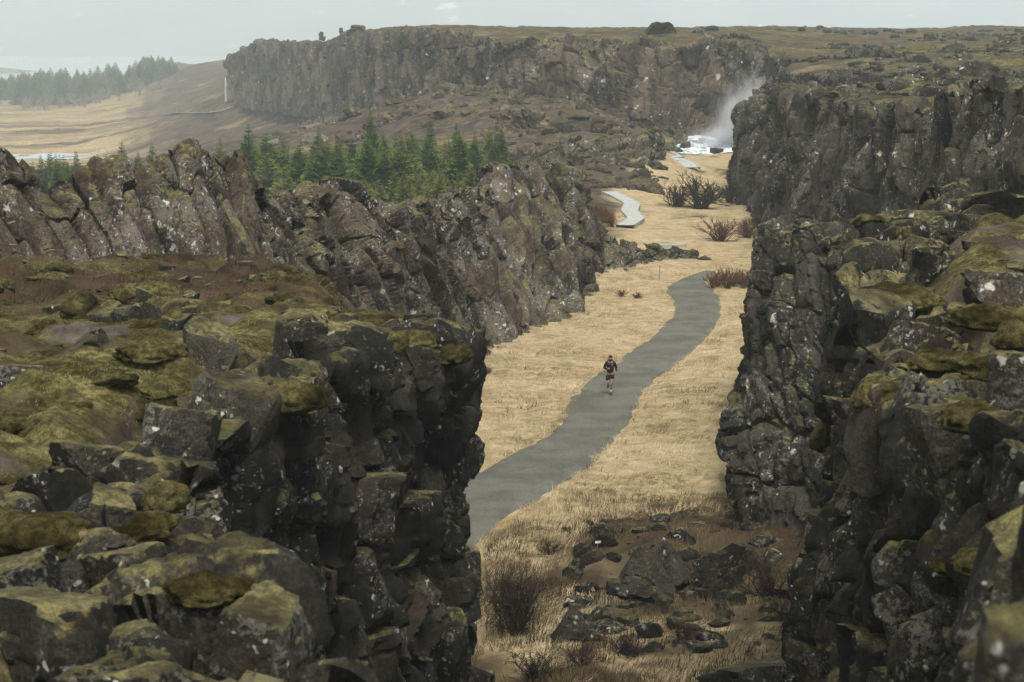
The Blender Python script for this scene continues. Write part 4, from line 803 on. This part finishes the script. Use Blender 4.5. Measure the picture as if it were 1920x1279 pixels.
shrub('large dark leafless thicket on the slope past the boardwalk', 1315, 392, 160, 88, BUSHF[0])
shrub('leafless thicket right of the boardwalk below the far wall', 1268, 388, 90, 70, BUSHF[1])
shrub('thicket against the base of the far right wall', 1370, 380, 90, 60, BUSHF[2])
shrub('reddish thicket on the straw slope above the path end', 1350, 452, 130, 60, BUSHR[0])
shrub('reddish thicket beside the right wall above the path end', 1400, 445, 90, 60, BUSHR[1])
ORD = ['leftmost', 'second', 'third', 'fourth', 'fifth', 'sixth', 'seventh', 'eighth', 'ninth', 'tenth']
for k in range(10): shrub(ORD[k] + ' clump from the left of red-brown brush where the path ends', 1336 + 9.5 * k + rng.uniform(-4, 4), 541 - (k % 3) * 4, 50, 46, BUSHR[k % 2], 'red-brown brush where the path ends', 'brush')
for k in range(9): shrub(ORD[k] + ' clump from the left of brown brush beside the boardwalk', 1075 + 9 * k, rng.uniform(400, 432), 55, 40, BUSHR[k % 2], 'brown brush beside the boardwalk', 'brush')
for k, (px, py) in enumerate([(1165, 556), (1195, 560), (890, 690), (915, 700)]): shrub(['small dry bush on the straw left of the far path', 'second small dry bush on the straw left of the far path', 'dry brown bush at the corner of the near left cliff', 'low dry bush by the foot of the ridge'][k], px, py, 42, 20, BUSHR[k % 2])
for px, ty, d, lab in [(600, 292, 192, 'grey leafless birch in front of the spruces, left one'), (668, 300, 190, 'grey leafless birch in front of the spruces, right one'), (570, 320, 188, 'low grey birch at the left front of the grove')]:
    p = W(px, ty, d); t_ = thing('birch_tree', lab, 'tree', (p[0], p[1], Hs(p[0], p[1]))); hh_ = p[2] - Hs(p[0], p[1]); t_.scale = (hh_ / 1.25 * 1.2, hh_ / 1.25 * 1.2, hh_ / 1.25); link('branches', BIRCH[rng.integers(3)], t_)
for k in range(26):
    px = rng.uniform(40, 300); p = W(px, 180, rng.uniform(700, 790)); s = rng.uniform(7, 11); t_ = thing('birch_tree', 'pale leafless birch before the distant lakeside wood', 'tree', (p[0], p[1], Hs(p[0], p[1])), rng.uniform(0, 6.28), 'pale birches before the lakeside wood'); t_.scale = (s * 1.3, s * 1.3, s); link('branches', BIRCH[k % 3], t_)

# ------------------------------------------------------------------ dry grass and heath (uncountable)
def blades(name, label, n, box, keep, length, width, lift, cols, seed, flow=1.2):
    r = np.random.default_rng(seed); y = np.exp(r.uniform(math.log(box[2]), math.log(box[3]), n)); x = r.uniform(box[0], box[1], n) * y
    z, zn = H(x, y, zone=True); pd = path_dist(x, y); k = keep(x, y, zn, pd); x, y, z, pd = x[k], y[k], z[k], pd[k]; n = len(x)
    z = np.where((zn[k] == 0) & (y < 145), z + (-.06 - z) * sstep(1.2, -.2, pd), z)
    ang = flow * 3 * n2(x, y, 2.5, 2, seed) + r.normal(0, .5, n) + .3; L = length * r.uniform(.5, 1.4, n) * (1 + .5 * n2(x, y, 1.7, 2, seed + 2)); up = np.clip(lift + r.normal(0, .22, n), .03, 1.3)
    D = np.stack([np.cos(ang) * np.cos(up), np.sin(ang) * np.cos(up), np.sin(up)], -1); Sd = np.stack([-np.sin(ang), np.cos(ang), np.zeros(n)], -1) * (width * r.uniform(.6, 1.3, n))[:, None]
    B = np.stack([x, y, z - .02], -1); V = np.stack([B - Sd, B + Sd, B + D * L[:, None]], 1).reshape(-1, 3)
    mt = NT(name + '_blades'); at = mt.attr('tint'); mt.bsdf(at.outputs['Color'], .9, None, .1)
    me = mesh_np(name, V, np.arange(3 * n).reshape(-1, 3), [mt.m], False)
    c = np.array(cols); w = np.clip(.5 + .9 * n2(x, y, 3, 3, seed + 1) + r.normal(0, .22, n), 0, .999) * (len(c) - 1); i = w.astype(int); f = (w - i)[:, None]; cc = c[i] * (1 - f) + c[i + 1] * f
    a = me.color_attributes.new('tint', 'FLOAT_COLOR', 'POINT'); a.data.foreach_set('color', np.repeat(np.concatenate([cc, np.ones((n, 1))], 1), 3, 0).astype(np.float32).ravel())
    return tag(link(name, me), label, kind='stuff')
blades('dry_grass', 'straw-coloured matted grass on both sides of the gravel path', 230000, (-.06, .16, 46, 150), lambda x, y, zn, pd: (zn == 0) & (pd > -.2 + .5 * n2(x, y, .8, 3, 3)) & ((y > 64) | (n2(x, y, 3, 3, 71) > .0) & (960 + FPX * x / y < 1120)), .3, .011, .22, [(.15, .105, .045), (.31, .242, .132), (.43, .348, .207), (.54, .455, .3)], 71)
MC = [(.025, .021, .006), (.075, .065, .02), (.16, .14, .052), (.21, .19, .1)]
blades('moss_fuzz', 'fuzzy moss fringe over the left-hand shelf', 110000, (-.3, -.0, 17, 60), lambda x, y, zn, pd: (zn == 1), .05, .006, .8, MC, 77)
blades('moss_fuzz', 'fuzzy moss fringe over the near right crag', 50000, (.14, .3, 19, 56), lambda x, y, zn, pd: (zn == 4), .05, .006, .8, MC, 78)
blades('grass_tussocks', 'ragged tussocks standing out of the matted straw', 120000, (-.06, .16, 48, 150), lambda x, y, zn, pd: (zn == 0) & (pd > -.1) & (n2(x, y, .7, 2, 91) > .28) & ((y > 62) | (960 + FPX * x / y < 1120)), .3, .012, .75, [(.12, .085, .04), (.24, .18, .09), (.38, .3, .17), (.5, .42, .26)], 79)
blades('path_edge_grass', 'ragged grass leaning over both edges of the gravel path', 260000, (-.06, .12, 50, 140), lambda x, y, zn, pd: (zn == 0) & (pd > -.35) & (pd < .25) & (np.random.default_rng(5).uniform(size=len(x)) < sstep(-.35, .1, pd + .3 * n2(x, y, .5, 2, 95))), .22, .01, .35, [(.15, .105, .045), (.31, .238, .122), (.43, .342, .19), (.5, .42, .25)], 81)
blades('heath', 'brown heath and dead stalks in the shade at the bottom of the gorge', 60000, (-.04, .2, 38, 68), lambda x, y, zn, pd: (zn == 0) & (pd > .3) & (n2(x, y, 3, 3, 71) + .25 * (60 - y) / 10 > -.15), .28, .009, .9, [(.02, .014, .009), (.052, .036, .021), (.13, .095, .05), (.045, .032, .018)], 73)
blades('heath', 'rust-red heather carpet on the shelf below the slab outcrop', 60000, (-.3, -.03, 40, 66), lambda x, y, zn, pd: (zn == 1) & (n2(x, y, 5, 4, 41) * .6 + sstep(40, 50, y) * sstep(66, 60, y) * .55 - .2 > 0), .16, .008, .9, [(.022, .014, .009), (.055, .03, .019), (.088, .046, .027), (.085, .066, .033)], 75)

# ------------------------------------------------------------------ waterfall: foam and spray
t = NT('white_water'); M['foam'] = t.bsdf(t.mix(t.step(t.noise(1.1, 6, rough=.7), .42, .58), (.2, .27, .28), (.8, .84, .85)), .5, t.bump(t.noise(1.5, 5), .8, .3), .4)
wf = thing('waterfall', 'waterfall foam and falling water at the head of the gorge', 'waterfall', W(1340, 283, 268))
wb = np.array(wf.location)
xs = np.linspace(0, 1, 120); ys = np.linspace(0, 1, 48); A, Bq = np.meshgrid(xs, ys)
L0, L1 = W(1248, 285, 266), W(1440, 284, 264)
fx = L0[0] + (L1[0] - L0[0]) * A; fy = 264 + 14 * Bq; fz = .15 + 1.8 * Bq ** .7 * sstep(0, .35, A) * (1 - .25 * A) + .55 * n2(fx, fy, 1.6, 4, 81) * sstep(0, .2, Bq) + .5 * n2(fx, fy, 5, 2, 82) * sstep(0, .1, A)
i = np.arange(A.size).reshape(A.shape); F = np.stack([i[:-1, :-1], i[:-1, 1:], i[1:, 1:], i[1:, :-1]], -1).reshape(-1, 4)
wpart('foam', np.stack([fx, fy, fz], -1).reshape(-1, 3), F, M['foam'], wf, wb)
a0 = W(1408, 120, 276); Aq, Bq = np.meshgrid(np.linspace(0, 1, 24), np.linspace(0, 1, 50)); sx = a0[0] + 5.5 * Aq; sz = 6.0 * (1 - Bq); sy = 277 - 3.5 * Bq ** 1.6 + .4 * n2(sx, sz, .7, 3, 83)
i = np.arange(Aq.size).reshape(Aq.shape); F = np.stack([i[:-1, :-1], i[:-1, 1:], i[1:, 1:], i[1:, :-1]], -1).reshape(-1, 4)
wpart('falling_water', np.stack([sx, sy, sz], -1).reshape(-1, 3), F, M['foam'], wf, wb)
for k, (px, py, w, h) in enumerate([(1262, 282, 26, 14), (1285, 276, 22, 12), (1322, 268, 30, 14), (1345, 283, 26, 12), (1362, 266, 34, 20), (1275, 262, 30, 16)]):
    d = 264 + (285 - py) * .45; put_rock('rock', 'rock_right', W(px, py, d), np.array((w, w * .8, h)) * d / FPX / 1.38, wf, wb)
t = NT('spray_mist'); pv = t.n('VolumePrincipled'); pv.inputs['Color'].default_value = (.93, .97, 1, 1)
tc = t.n('TexCoord'); ns = t.n('TexNoise'); ns.inputs['Scale'].default_value = 1.6; ns.inputs['Detail'].default_value = 3; mp = t.n('Mapping'); mp.inputs['Scale'].default_value = (1.6, 1.2, .8); t.set(mp.inputs['Vector'], tc.outputs['Object']); t.set(ns.inputs['Vector'], mp.outputs[0])
ln = t.n('VectorMath', operation='LENGTH'); t.set(ln.inputs[0], tc.outputs['Object'])
fall = t.step(ln.outputs['Value'], 1.0, .15); t.set(pv.inputs['Density'], t.math('MULTIPLY', t.math('MULTIPLY', fall, fall), t.step(ns.outputs['Fac'], .36, .64, .05, 1.0))); t.t.links.new(pv.outputs[0], t.out.inputs['Volume'])
V, F = ico(3)
for p, scl, ry in ((W(1390, 216, 268), (5.0, 3.2, 8.6), .38), (W(1345, 258, 268), (6, 3.0, 2.6), -.1)):
    o = link('spray', mesh_np('spray', V, F, [t.m]), wf, p - wb, (0, ry, 0), scl); o['kind'] = 'stuff'

# ------------------------------------------------------------------ boardwalk, platform, flagpole, far trail, markers
def deck(label, ctr, width, name='boardwalk', z=None, lift=.25, mat='boardwalk'):
    c = np.array([on_ground(px, py) if z is None else Wz(px, py, z) for px, py in ctr]); c = smooth(dens(c, 12 * len(ctr)), 6)
    T = np.gradient(c[:, :2], axis=0); T /= np.linalg.norm(T, axis=1)[:, None]; Nn = np.stack([-T[:, 1], T[:, 0]], -1)
    zt = smooth(c[:, 2:3], 6)[:, 0] + lift; th = thing(name, label, 'boardwalk', c[0]); b = c[0]
    def strip(o0, o1, z0, z1, nm, mt):
        rowsv = [np.concatenate([c[:, :2] + Nn * o, (zt + zz)[:, None]], 1) for o, zz in ((o0, z1), (o1, z1), (o1, z0), (o0, z0))]
        V = np.stack(rowsv, 1).reshape(-1, 3); n = len(c); i = np.arange(n - 1)[:, None] * 4; k = np.arange(4)[None]; k2 = (k + 1) % 4
        wpart(nm, V, np.stack([i + k, i + k2, i + 4 + k2, i + 4 + k], -1).reshape(-1, 4), M[mt], th, b, False)
    strip(-width / 2, width / 2, -.08, 0, 'deck', mat)
    for s in (-1, 1): strip(s * width / 2, s * (width / 2 + .07), -.25, .04, 'edge_beam', 'boardwalk')
    return th
deck('pale boardwalk zigzagging over the straw to the waterfall', [(1232, 463), (1262, 461), (1200, 442), (1172, 428), (1194, 414), (1180, 400), (1186, 386), (1158, 371), (1142, 364)][3:], 1.3)
deck('short pale strip of boardwalk above the low rock wall', [(1216, 461), (1245, 462), (1276, 461)], 1.3, lift=.12)
deck('far pale boardwalk climbing to the waterfall foam', [(1296, 318), (1280, 306), (1262, 297), (1248, 288)], 2.0)
vp = deck('grey viewing platform with railing on the distant slope', [(316, 215), (335, 213), (370, 214), (405, 213), (440, 209)], 3, 'viewing_platform', lift=.6, mat='timber'); vp['category'] = 'platform'
vb = np.array(vp.location); rails = []
pts = np.array([on_ground(px, py) for px, py in [(316, 215), (335, 213), (370, 214), (405, 213), (440, 209)]]); pts = dens(pts, 15); pts[:, 1] -= 1.5; pts[:, 2] += .6
for p in pts: V, F = boxes([(p + (0, 0, .55), (.06, .06, .55), 0)]); wpart('post', V, F, M['timber'], vp, vb, False)
for h in (.55, 1.1): V, F = tubes([(pts + (0, 0, h), np.full(15, .05))], 4); wpart('rail', V, F, M['timber'], vp, vb)
p = on_ground(424, 192, -8, 30); fp = thing('flagpole', 'white flagpole on the grassy knoll before the far cliff', 'flagpole', p); hp = 45 * p[1] / FPX
V, F = tubes([([(0, 0, -.2), (0, 0, hp * .5), (0, 0, hp)], [.42, .36, .28])], 8); link('pole', mesh_np('pole', V, F, [M['white_paint']]), fp)
V, F = ico(2); link('finial', mesh_np('finial', V * .2, F, [M['white_paint']]), fp, (0, 0, hp + .15)); V, F = boxes([((0, 0, .1), (.5, .5, .2), 0)]); link('base', mesh_np('base', V, F, [M['timber']], False), fp)
V, F = tubes([([(.2, 0, .4), (.18, 0, hp * .7), (.08, 0, hp * .98)], [.02] * 3)], 4); link('halyard', mesh_np('halyard', V, F, [M['white_paint']]), fp)
c = np.array([on_ground(px, py) for px, py in [(500, 275), (520, 258), (548, 243), (580, 236), (612, 231)]]); c = smooth(dens(c, 40), 6); zt = H(c[:, 0], c[:, 1])
V = np.concatenate([np.stack([c[:, 0] + o, c[:, 1], H(c[:, 0] + o, c[:, 1]) + .12], -1) for o in (-1.6, 0, 1.6)]); i = np.arange(40)
F = np.concatenate([np.stack([i[:-1] + 40 * k, i[:-1] + 40 * (k + 1), i[1:] + 40 * (k + 1), i[1:] + 40 * k], -1) for k in range(2)]); tag(link('path', mesh_np('far_path', V, F, [M['gravel']])), 'distant grey footpath below the far cliff', kind='structure')
p = on_ground(1236, 523); o = thing('marker_post', 'thin wooden post by the far end of the path', 'post', p); V, F = tubes([([(0, 0, -.1), (.02, 0, .5), (.03, 0, .85)], [.035, .035, .03])], 6); link('post', mesh_np('post', V, F, [M['timber']]), o); V, F = tubes([([(.03, 0, .84), (.03, 0, .9)], [.04, .035])], 6); link('cap', mesh_np('cap', V, F, [M['bark']]), o)
p = on_ground(1120, 1032); o = thing('marker_peg', 'small white marker peg in the straw above the pointed boulder', 'peg', p); V, F = boxes([((0, 0, .12), (.015, .015, .14), 0)]); link('stake', mesh_np('stake', V, F, [M['timber']], False), o); V, F = boxes([((.02, -.02, .27), (.09, .012, .035), .2)]); link('plate', mesh_np('plate', V, F, [M['white_paint']], False), o)

# ------------------------------------------------------------------ people
def skin(vs, es, rad, sub=2, root=0):
    me = bpy.data.meshes.new('tmp'); me.from_pydata(vs, es, []); o = bpy.data.objects.new('tmp', me); C.objects.link(o)
    md = o.modifiers.new('s', 'SKIN'); sd = o.modifiers.new('d', 'SUBSURF'); sd.levels = sub; sd.render_levels = sub
    for k, v in enumerate(me.skin_vertices[0].data): v.radius = rad[k] if hasattr(rad[k], '__len__') else (rad[k], rad[k]); v.use_root = (k == root)
    dg = bpy.context.evaluated_depsgraph_get(); ev = o.evaluated_get(dg); m2 = ev.to_mesh(); V = np.array([v.co[:] for v in m2.vertices]); F = [list(p.vertices) for p in m2.polygons]; ev.to_mesh_clear()
    bpy.data.objects.remove(o); return V, F
def lst_mesh(name, V, F, mat):
    me = bpy.data.meshes.new(name); me.from_pydata([tuple(v) for v in V], [], [list(map(int, f)) for f in F]); me.materials.append(mat)
    me.polygons.foreach_set('use_smooth', np.ones(len(me.polygons), bool)); me.update(); return me
M['skin'] = simple('skin', (.28, .155, .1), (.35, .2, .13), 8, .5, .05); M['black_cloth'] = simple('black_cloth', (.008, .008, .01), (.014, .014, .017), 12, .8, .4, .01); M['short_cloth'] = simple('shorts_cloth', (.006, .006, .007), (.011, .011, .012), 12, .7, .4, .01)
M['hair'] = simple('dark_hair', (.02, .012, .008), (.04, .024, .015), 30, .6, .5, .01); M['shoe'] = simple('shoe_black', (.012, .012, .012), (.03, .03, .03), 20, .6); M['sock'] = M['white_paint']
ft = Wz(1145, 739, 0.03); rn = thing('person', 'runner in black hooded top and black shorts on the gravel path', 'person', (ft[0] - .03, ft[1], .035), 0)
HEAD = np.array([.0, -.13, 1.63])
bv = [(0, 0, .95), (0, -.03, 1.12), (0, -.07, 1.32), (0, -.09, 1.46), (0, -.11, 1.54), (0, -.125, 1.63), (0, -.125, 1.71),
      (.09, 0, .88), (.075, -.11, .52), (.055, -.02, .3), (.03, .02, .09), (.035, -.06, .045), (.04, -.15, .035),
      (-.09, 0, .88), (-.095, -.13, .5), (-.085, .08, .45), (-.075, .27, .4), (-.075, .33, .33), (-.075, .36, .24),
      (-.17, -.07, 1.42), (-.255, .1, 1.17), (-.2, -.06, 1.15), (-.1, -.2, 1.17), (-.07, -.24, 1.185),
      (.17, -.07, 1.42), (.265, .12, 1.19), (.26, -.02, 1.09), (.22, -.14, 1.04), (.2, -.19, 1.04)]
be_ = [(0, 1), (1, 2), (2, 3), (3, 4), (4, 5), (5, 6), (0, 7), (7, 8), (8, 9), (9, 10), (10, 11), (11, 12), (0, 13), (13, 14), (14, 15), (15, 16), (16, 17), (17, 18), (3, 19), (19, 20), (20, 21), (21, 22), (22, 23), (3, 24), (24, 25), (25, 26), (26, 27), (27, 28)]
br = [(.14, .1), (.13, .09), (.15, .1), (.09, .075), (.055, .055), (.078, .092), (.07, .085), (.085, .085), (.058, .06), (.058, .06), (.036, .04), (.04, .035), (.036, .025), (.085, .085), (.058, .06), (.058, .06), (.036, .04), (.04, .035), (.036, .025),
      .055, .042, .038, .028, .035, .055, .042, .038, .028, .035]
V, F = skin(bv, be_, br)
extra = []
for (hx, hy, hz), sx in (((-.06, -.255, 1.19), 1), ((.195, -.2, 1.04), -1)):
    for k, L in enumerate((.05, .056, .053, .044)):
        z0 = hz + .026 - .017 * k; extra.append((np.array([(hx - .02 * sx, hy, z0), (hx + .012 * sx, hy - .022, z0), (hx + .03 * sx, hy - .012, z0 - .002), (hx + .026 * sx, hy + L * .35, z0 - .004)]), np.array([.0095, .009, .0085, .007])))
    extra.append((np.array([(hx - .02 * sx, hy + .01, hz + .02), (hx - .004 * sx, hy - .012, hz + .046), (hx + .02 * sx, hy - .026, hz + .04)]), np.array([.011, .01, .008])))
# nose, ears
extra += [(HEAD + np.array([(0, -.085, .035), (0, -.112, 0), (0, -.085, -.008)]), np.array([.008, .016, .012]))] + [(HEAD + np.array([(s * .075, 0, .025), (s * .09, .012, .01), (s * .078, .004, -.02)]), np.array([.01, .016, .008])) for s in (-1, 1)]
ev, ef = tubes(extra, 6); off = len(V); link('body', lst_mesh('body', np.concatenate([V, ev]), F + [list(f + off) for f in ef], M['skin']), rn)
hv = [(0, -.01, .93), (0, -.03, 1.1), (0, -.07, 1.32), (0, -.08, 1.46), (0, -.06, 1.52), (-.175, -.065, 1.42), (-.262, .105, 1.165), (-.19, -.07, 1.15), (-.125, -.17, 1.165), (.175, -.065, 1.42), (.272, .125, 1.185), (.265, -.03, 1.085), (.232, -.115, 1.045)]
V, F = skin(hv, [(0, 1), (1, 2), (2, 3), (3, 4), (3, 5), (5, 6), (6, 7), (7, 8), (3, 9), (9, 10), (10, 11), (11, 12)], [(.175, .13), (.16, .115), (.185, .13), (.12, .1), (.09, .085), .075, .062, .055, .042, .075, .062, .055, .042])
hd = link('hooded_top', lst_mesh('hooded_top', V, F, M['black_cloth']), rn)
aa = np.linspace(0, 2 * math.pi, 18); ring = np.stack([.105 * np.cos(aa), -.05 + .085 * np.sin(aa), 1.505 + .035 * np.sin(aa)], -1); V, F = tubes([(ring, np.full(18, .038))], 7); link('hood', mesh_np('hood', V, F, [M['black_cloth']]), hd)
V, F = boxes([((.07, -.21, 1.36), (.014, .004, .016), 0)]); link('chest_emblem', mesh_np('chest_emblem', V, F, [M['white_paint']], False), hd)
V, F = skin([(0, 0, .97), (0, 0, .9), (.1, -.005, .82), (.09, -.07, .62), (-.1, -.005, .82), (-.105, -.085, .6)], [(0, 1), (1, 2), (2, 3), (1, 4), (4, 5)], [(.165, .125), (.16, .125), (.115, .12), (.1, .1), (.115, .12), (.1, .1)]); link('shorts', lst_mesh('shorts', V, F, M['short_cloth']), rn)
V, F = ico(3); V = V.copy(); V = V[:, :] * np.array([.088, .1, .075]); hm = V + HEAD + np.array([0, .018, .075]); hm[:, 2] = np.maximum(hm[:, 2], HEAD[2] + .03 + .0 * hm[:, 1] - .5 * np.clip(hm[:, 1] - HEAD[1], 0, 1)); link('hair', mesh_np('hair', hm, F, [M['hair']]), rn)
V, F = ico(3); bm_ = V * np.array([.07, .06, .05]) + HEAD + np.array([0, -.045, -.06]); link('beard', mesh_np('beard', bm_, F, [M['hair']]), rn)
for sx in (-1, 1): V, F = ico(2); link('eye', mesh_np('eye', V * .011, F, [M['hair']]), rn, HEAD + np.array([sx * .03, -.088, .03]))
V, F = boxes([(HEAD + np.array([0, -.1, -.042]), (.022, .006, .005), 0)]); link('mouth', mesh_np('mouth', V, F, [M['skin']]), rn)
for P, nm in (([(.03, .055, .07), (.032, .0, .055), (.036, -.08, .045), (.04, -.18, .035)], 'shoe'), ([(-.075, .25, .41), (-.075, .33, .37), (-.075, .365, .3), (-.075, .38, .2)], 'shoe')):
    V, F = skin(P, [(0, 1), (1, 2), (2, 3)], [(.045, .045), (.05, .052), (.05, .04), (.042, .03)]); sh = link(nm, lst_mesh(nm, V, F, M['shoe']), rn)
V, F = tubes([([(.045, .0, .2), (.035, .01, .12)], [.05, .048])], 8); link('sock', mesh_np('sock', V, F, [M['sock']]), rn)
# tiny walkers on the far footpath
PC_ = [('red_jacket', (.4, .04, .03)), ('blue_jacket', (.03, .06, .2)), ('orange_jacket', (.5, .16, .03)), ('dark_coat', (.02, .02, .025))]
for k, (px, py, q) in enumerate([(556, 236, 3), (563, 235, 0), (578, 233, 2), (586, 232, 1), (598, 230, 2), (606, 229, 3)]):
    p = on_ground(px, py); w = thing('person', ['walker in dark coat leading the group on the far footpath', 'walker in red jacket second on the far footpath', 'walker in orange jacket third on the far footpath', 'walker in blue jacket fourth on the far footpath', 'walker in orange jacket fifth on the far footpath', 'walker in dark coat last on the far footpath'][k], 'person', p, rng.uniform(0, 6.28))
    nm, cc = PC_[q]; mt = bpy.data.materials.get(nm) or simple(nm, cc, cc, 5)
    if k == 0:
        wv = [(0, 0, .95), (0, 0, 1.3), (0, 0, 1.5), (0, 0, 1.68), (.09, -.05, .5), (.1, -.12, .05), (-.09, .08, .5), (-.1, .2, .06), (.2, 0, 1.4), (.25, .1, 1.1), (.22, 0, .85), (-.2, 0, 1.4), (-.25, -.1, 1.1), (-.22, -.2, .88)]
        BW = skin(wv, [(0, 1), (1, 2), (2, 3), (0, 4), (4, 5), (0, 6), (6, 7), (2, 8), (8, 9), (9, 10), (2, 11), (11, 12), (12, 13)], [.15, .15, .07, .1, .08, .06, .08, .06, .07, .05, .04, .07, .05, .04], 1); BM = lst_mesh('body', *BW, M['short_cloth'])
        JW = skin([(0, 0, .8), (0, 0, 1.2), (0, 0, 1.48), (.2, 0, 1.4), (.25, .1, 1.1), (.22, .02, .9), (-.2, 0, 1.4), (-.25, -.1, 1.1), (-.22, -.18, .92)], [(0, 1), (1, 2), (2, 3), (3, 4), (4, 5), (2, 6), (6, 7), (7, 8)], [.21, .2, .13, .09, .08, .06, .09, .08, .06], 1)
    link('body', BM, w); link('jacket', lst_mesh('jacket', *JW, mt), w)

# ------------------------------------------------------------------ haze
t = NT('haze_air'); pv = t.n('VolumePrincipled'); pv.inputs['Color'].default_value = (.84, .94, .95, 1); pv.inputs['Density'].default_value = HAZE; t.t.links.new(pv.outputs[0], t.out.inputs['Volume'])
V, F = boxes([((0, 4000, 120), (7000, 4200, 180), 0)]); V[:, 0] = np.clip(V[:, 0], -6500, 6500)
tag(link('haze', mesh_np('haze', V, F, [t.m], False)), 'pale mist filling the valley', kind='stuff')
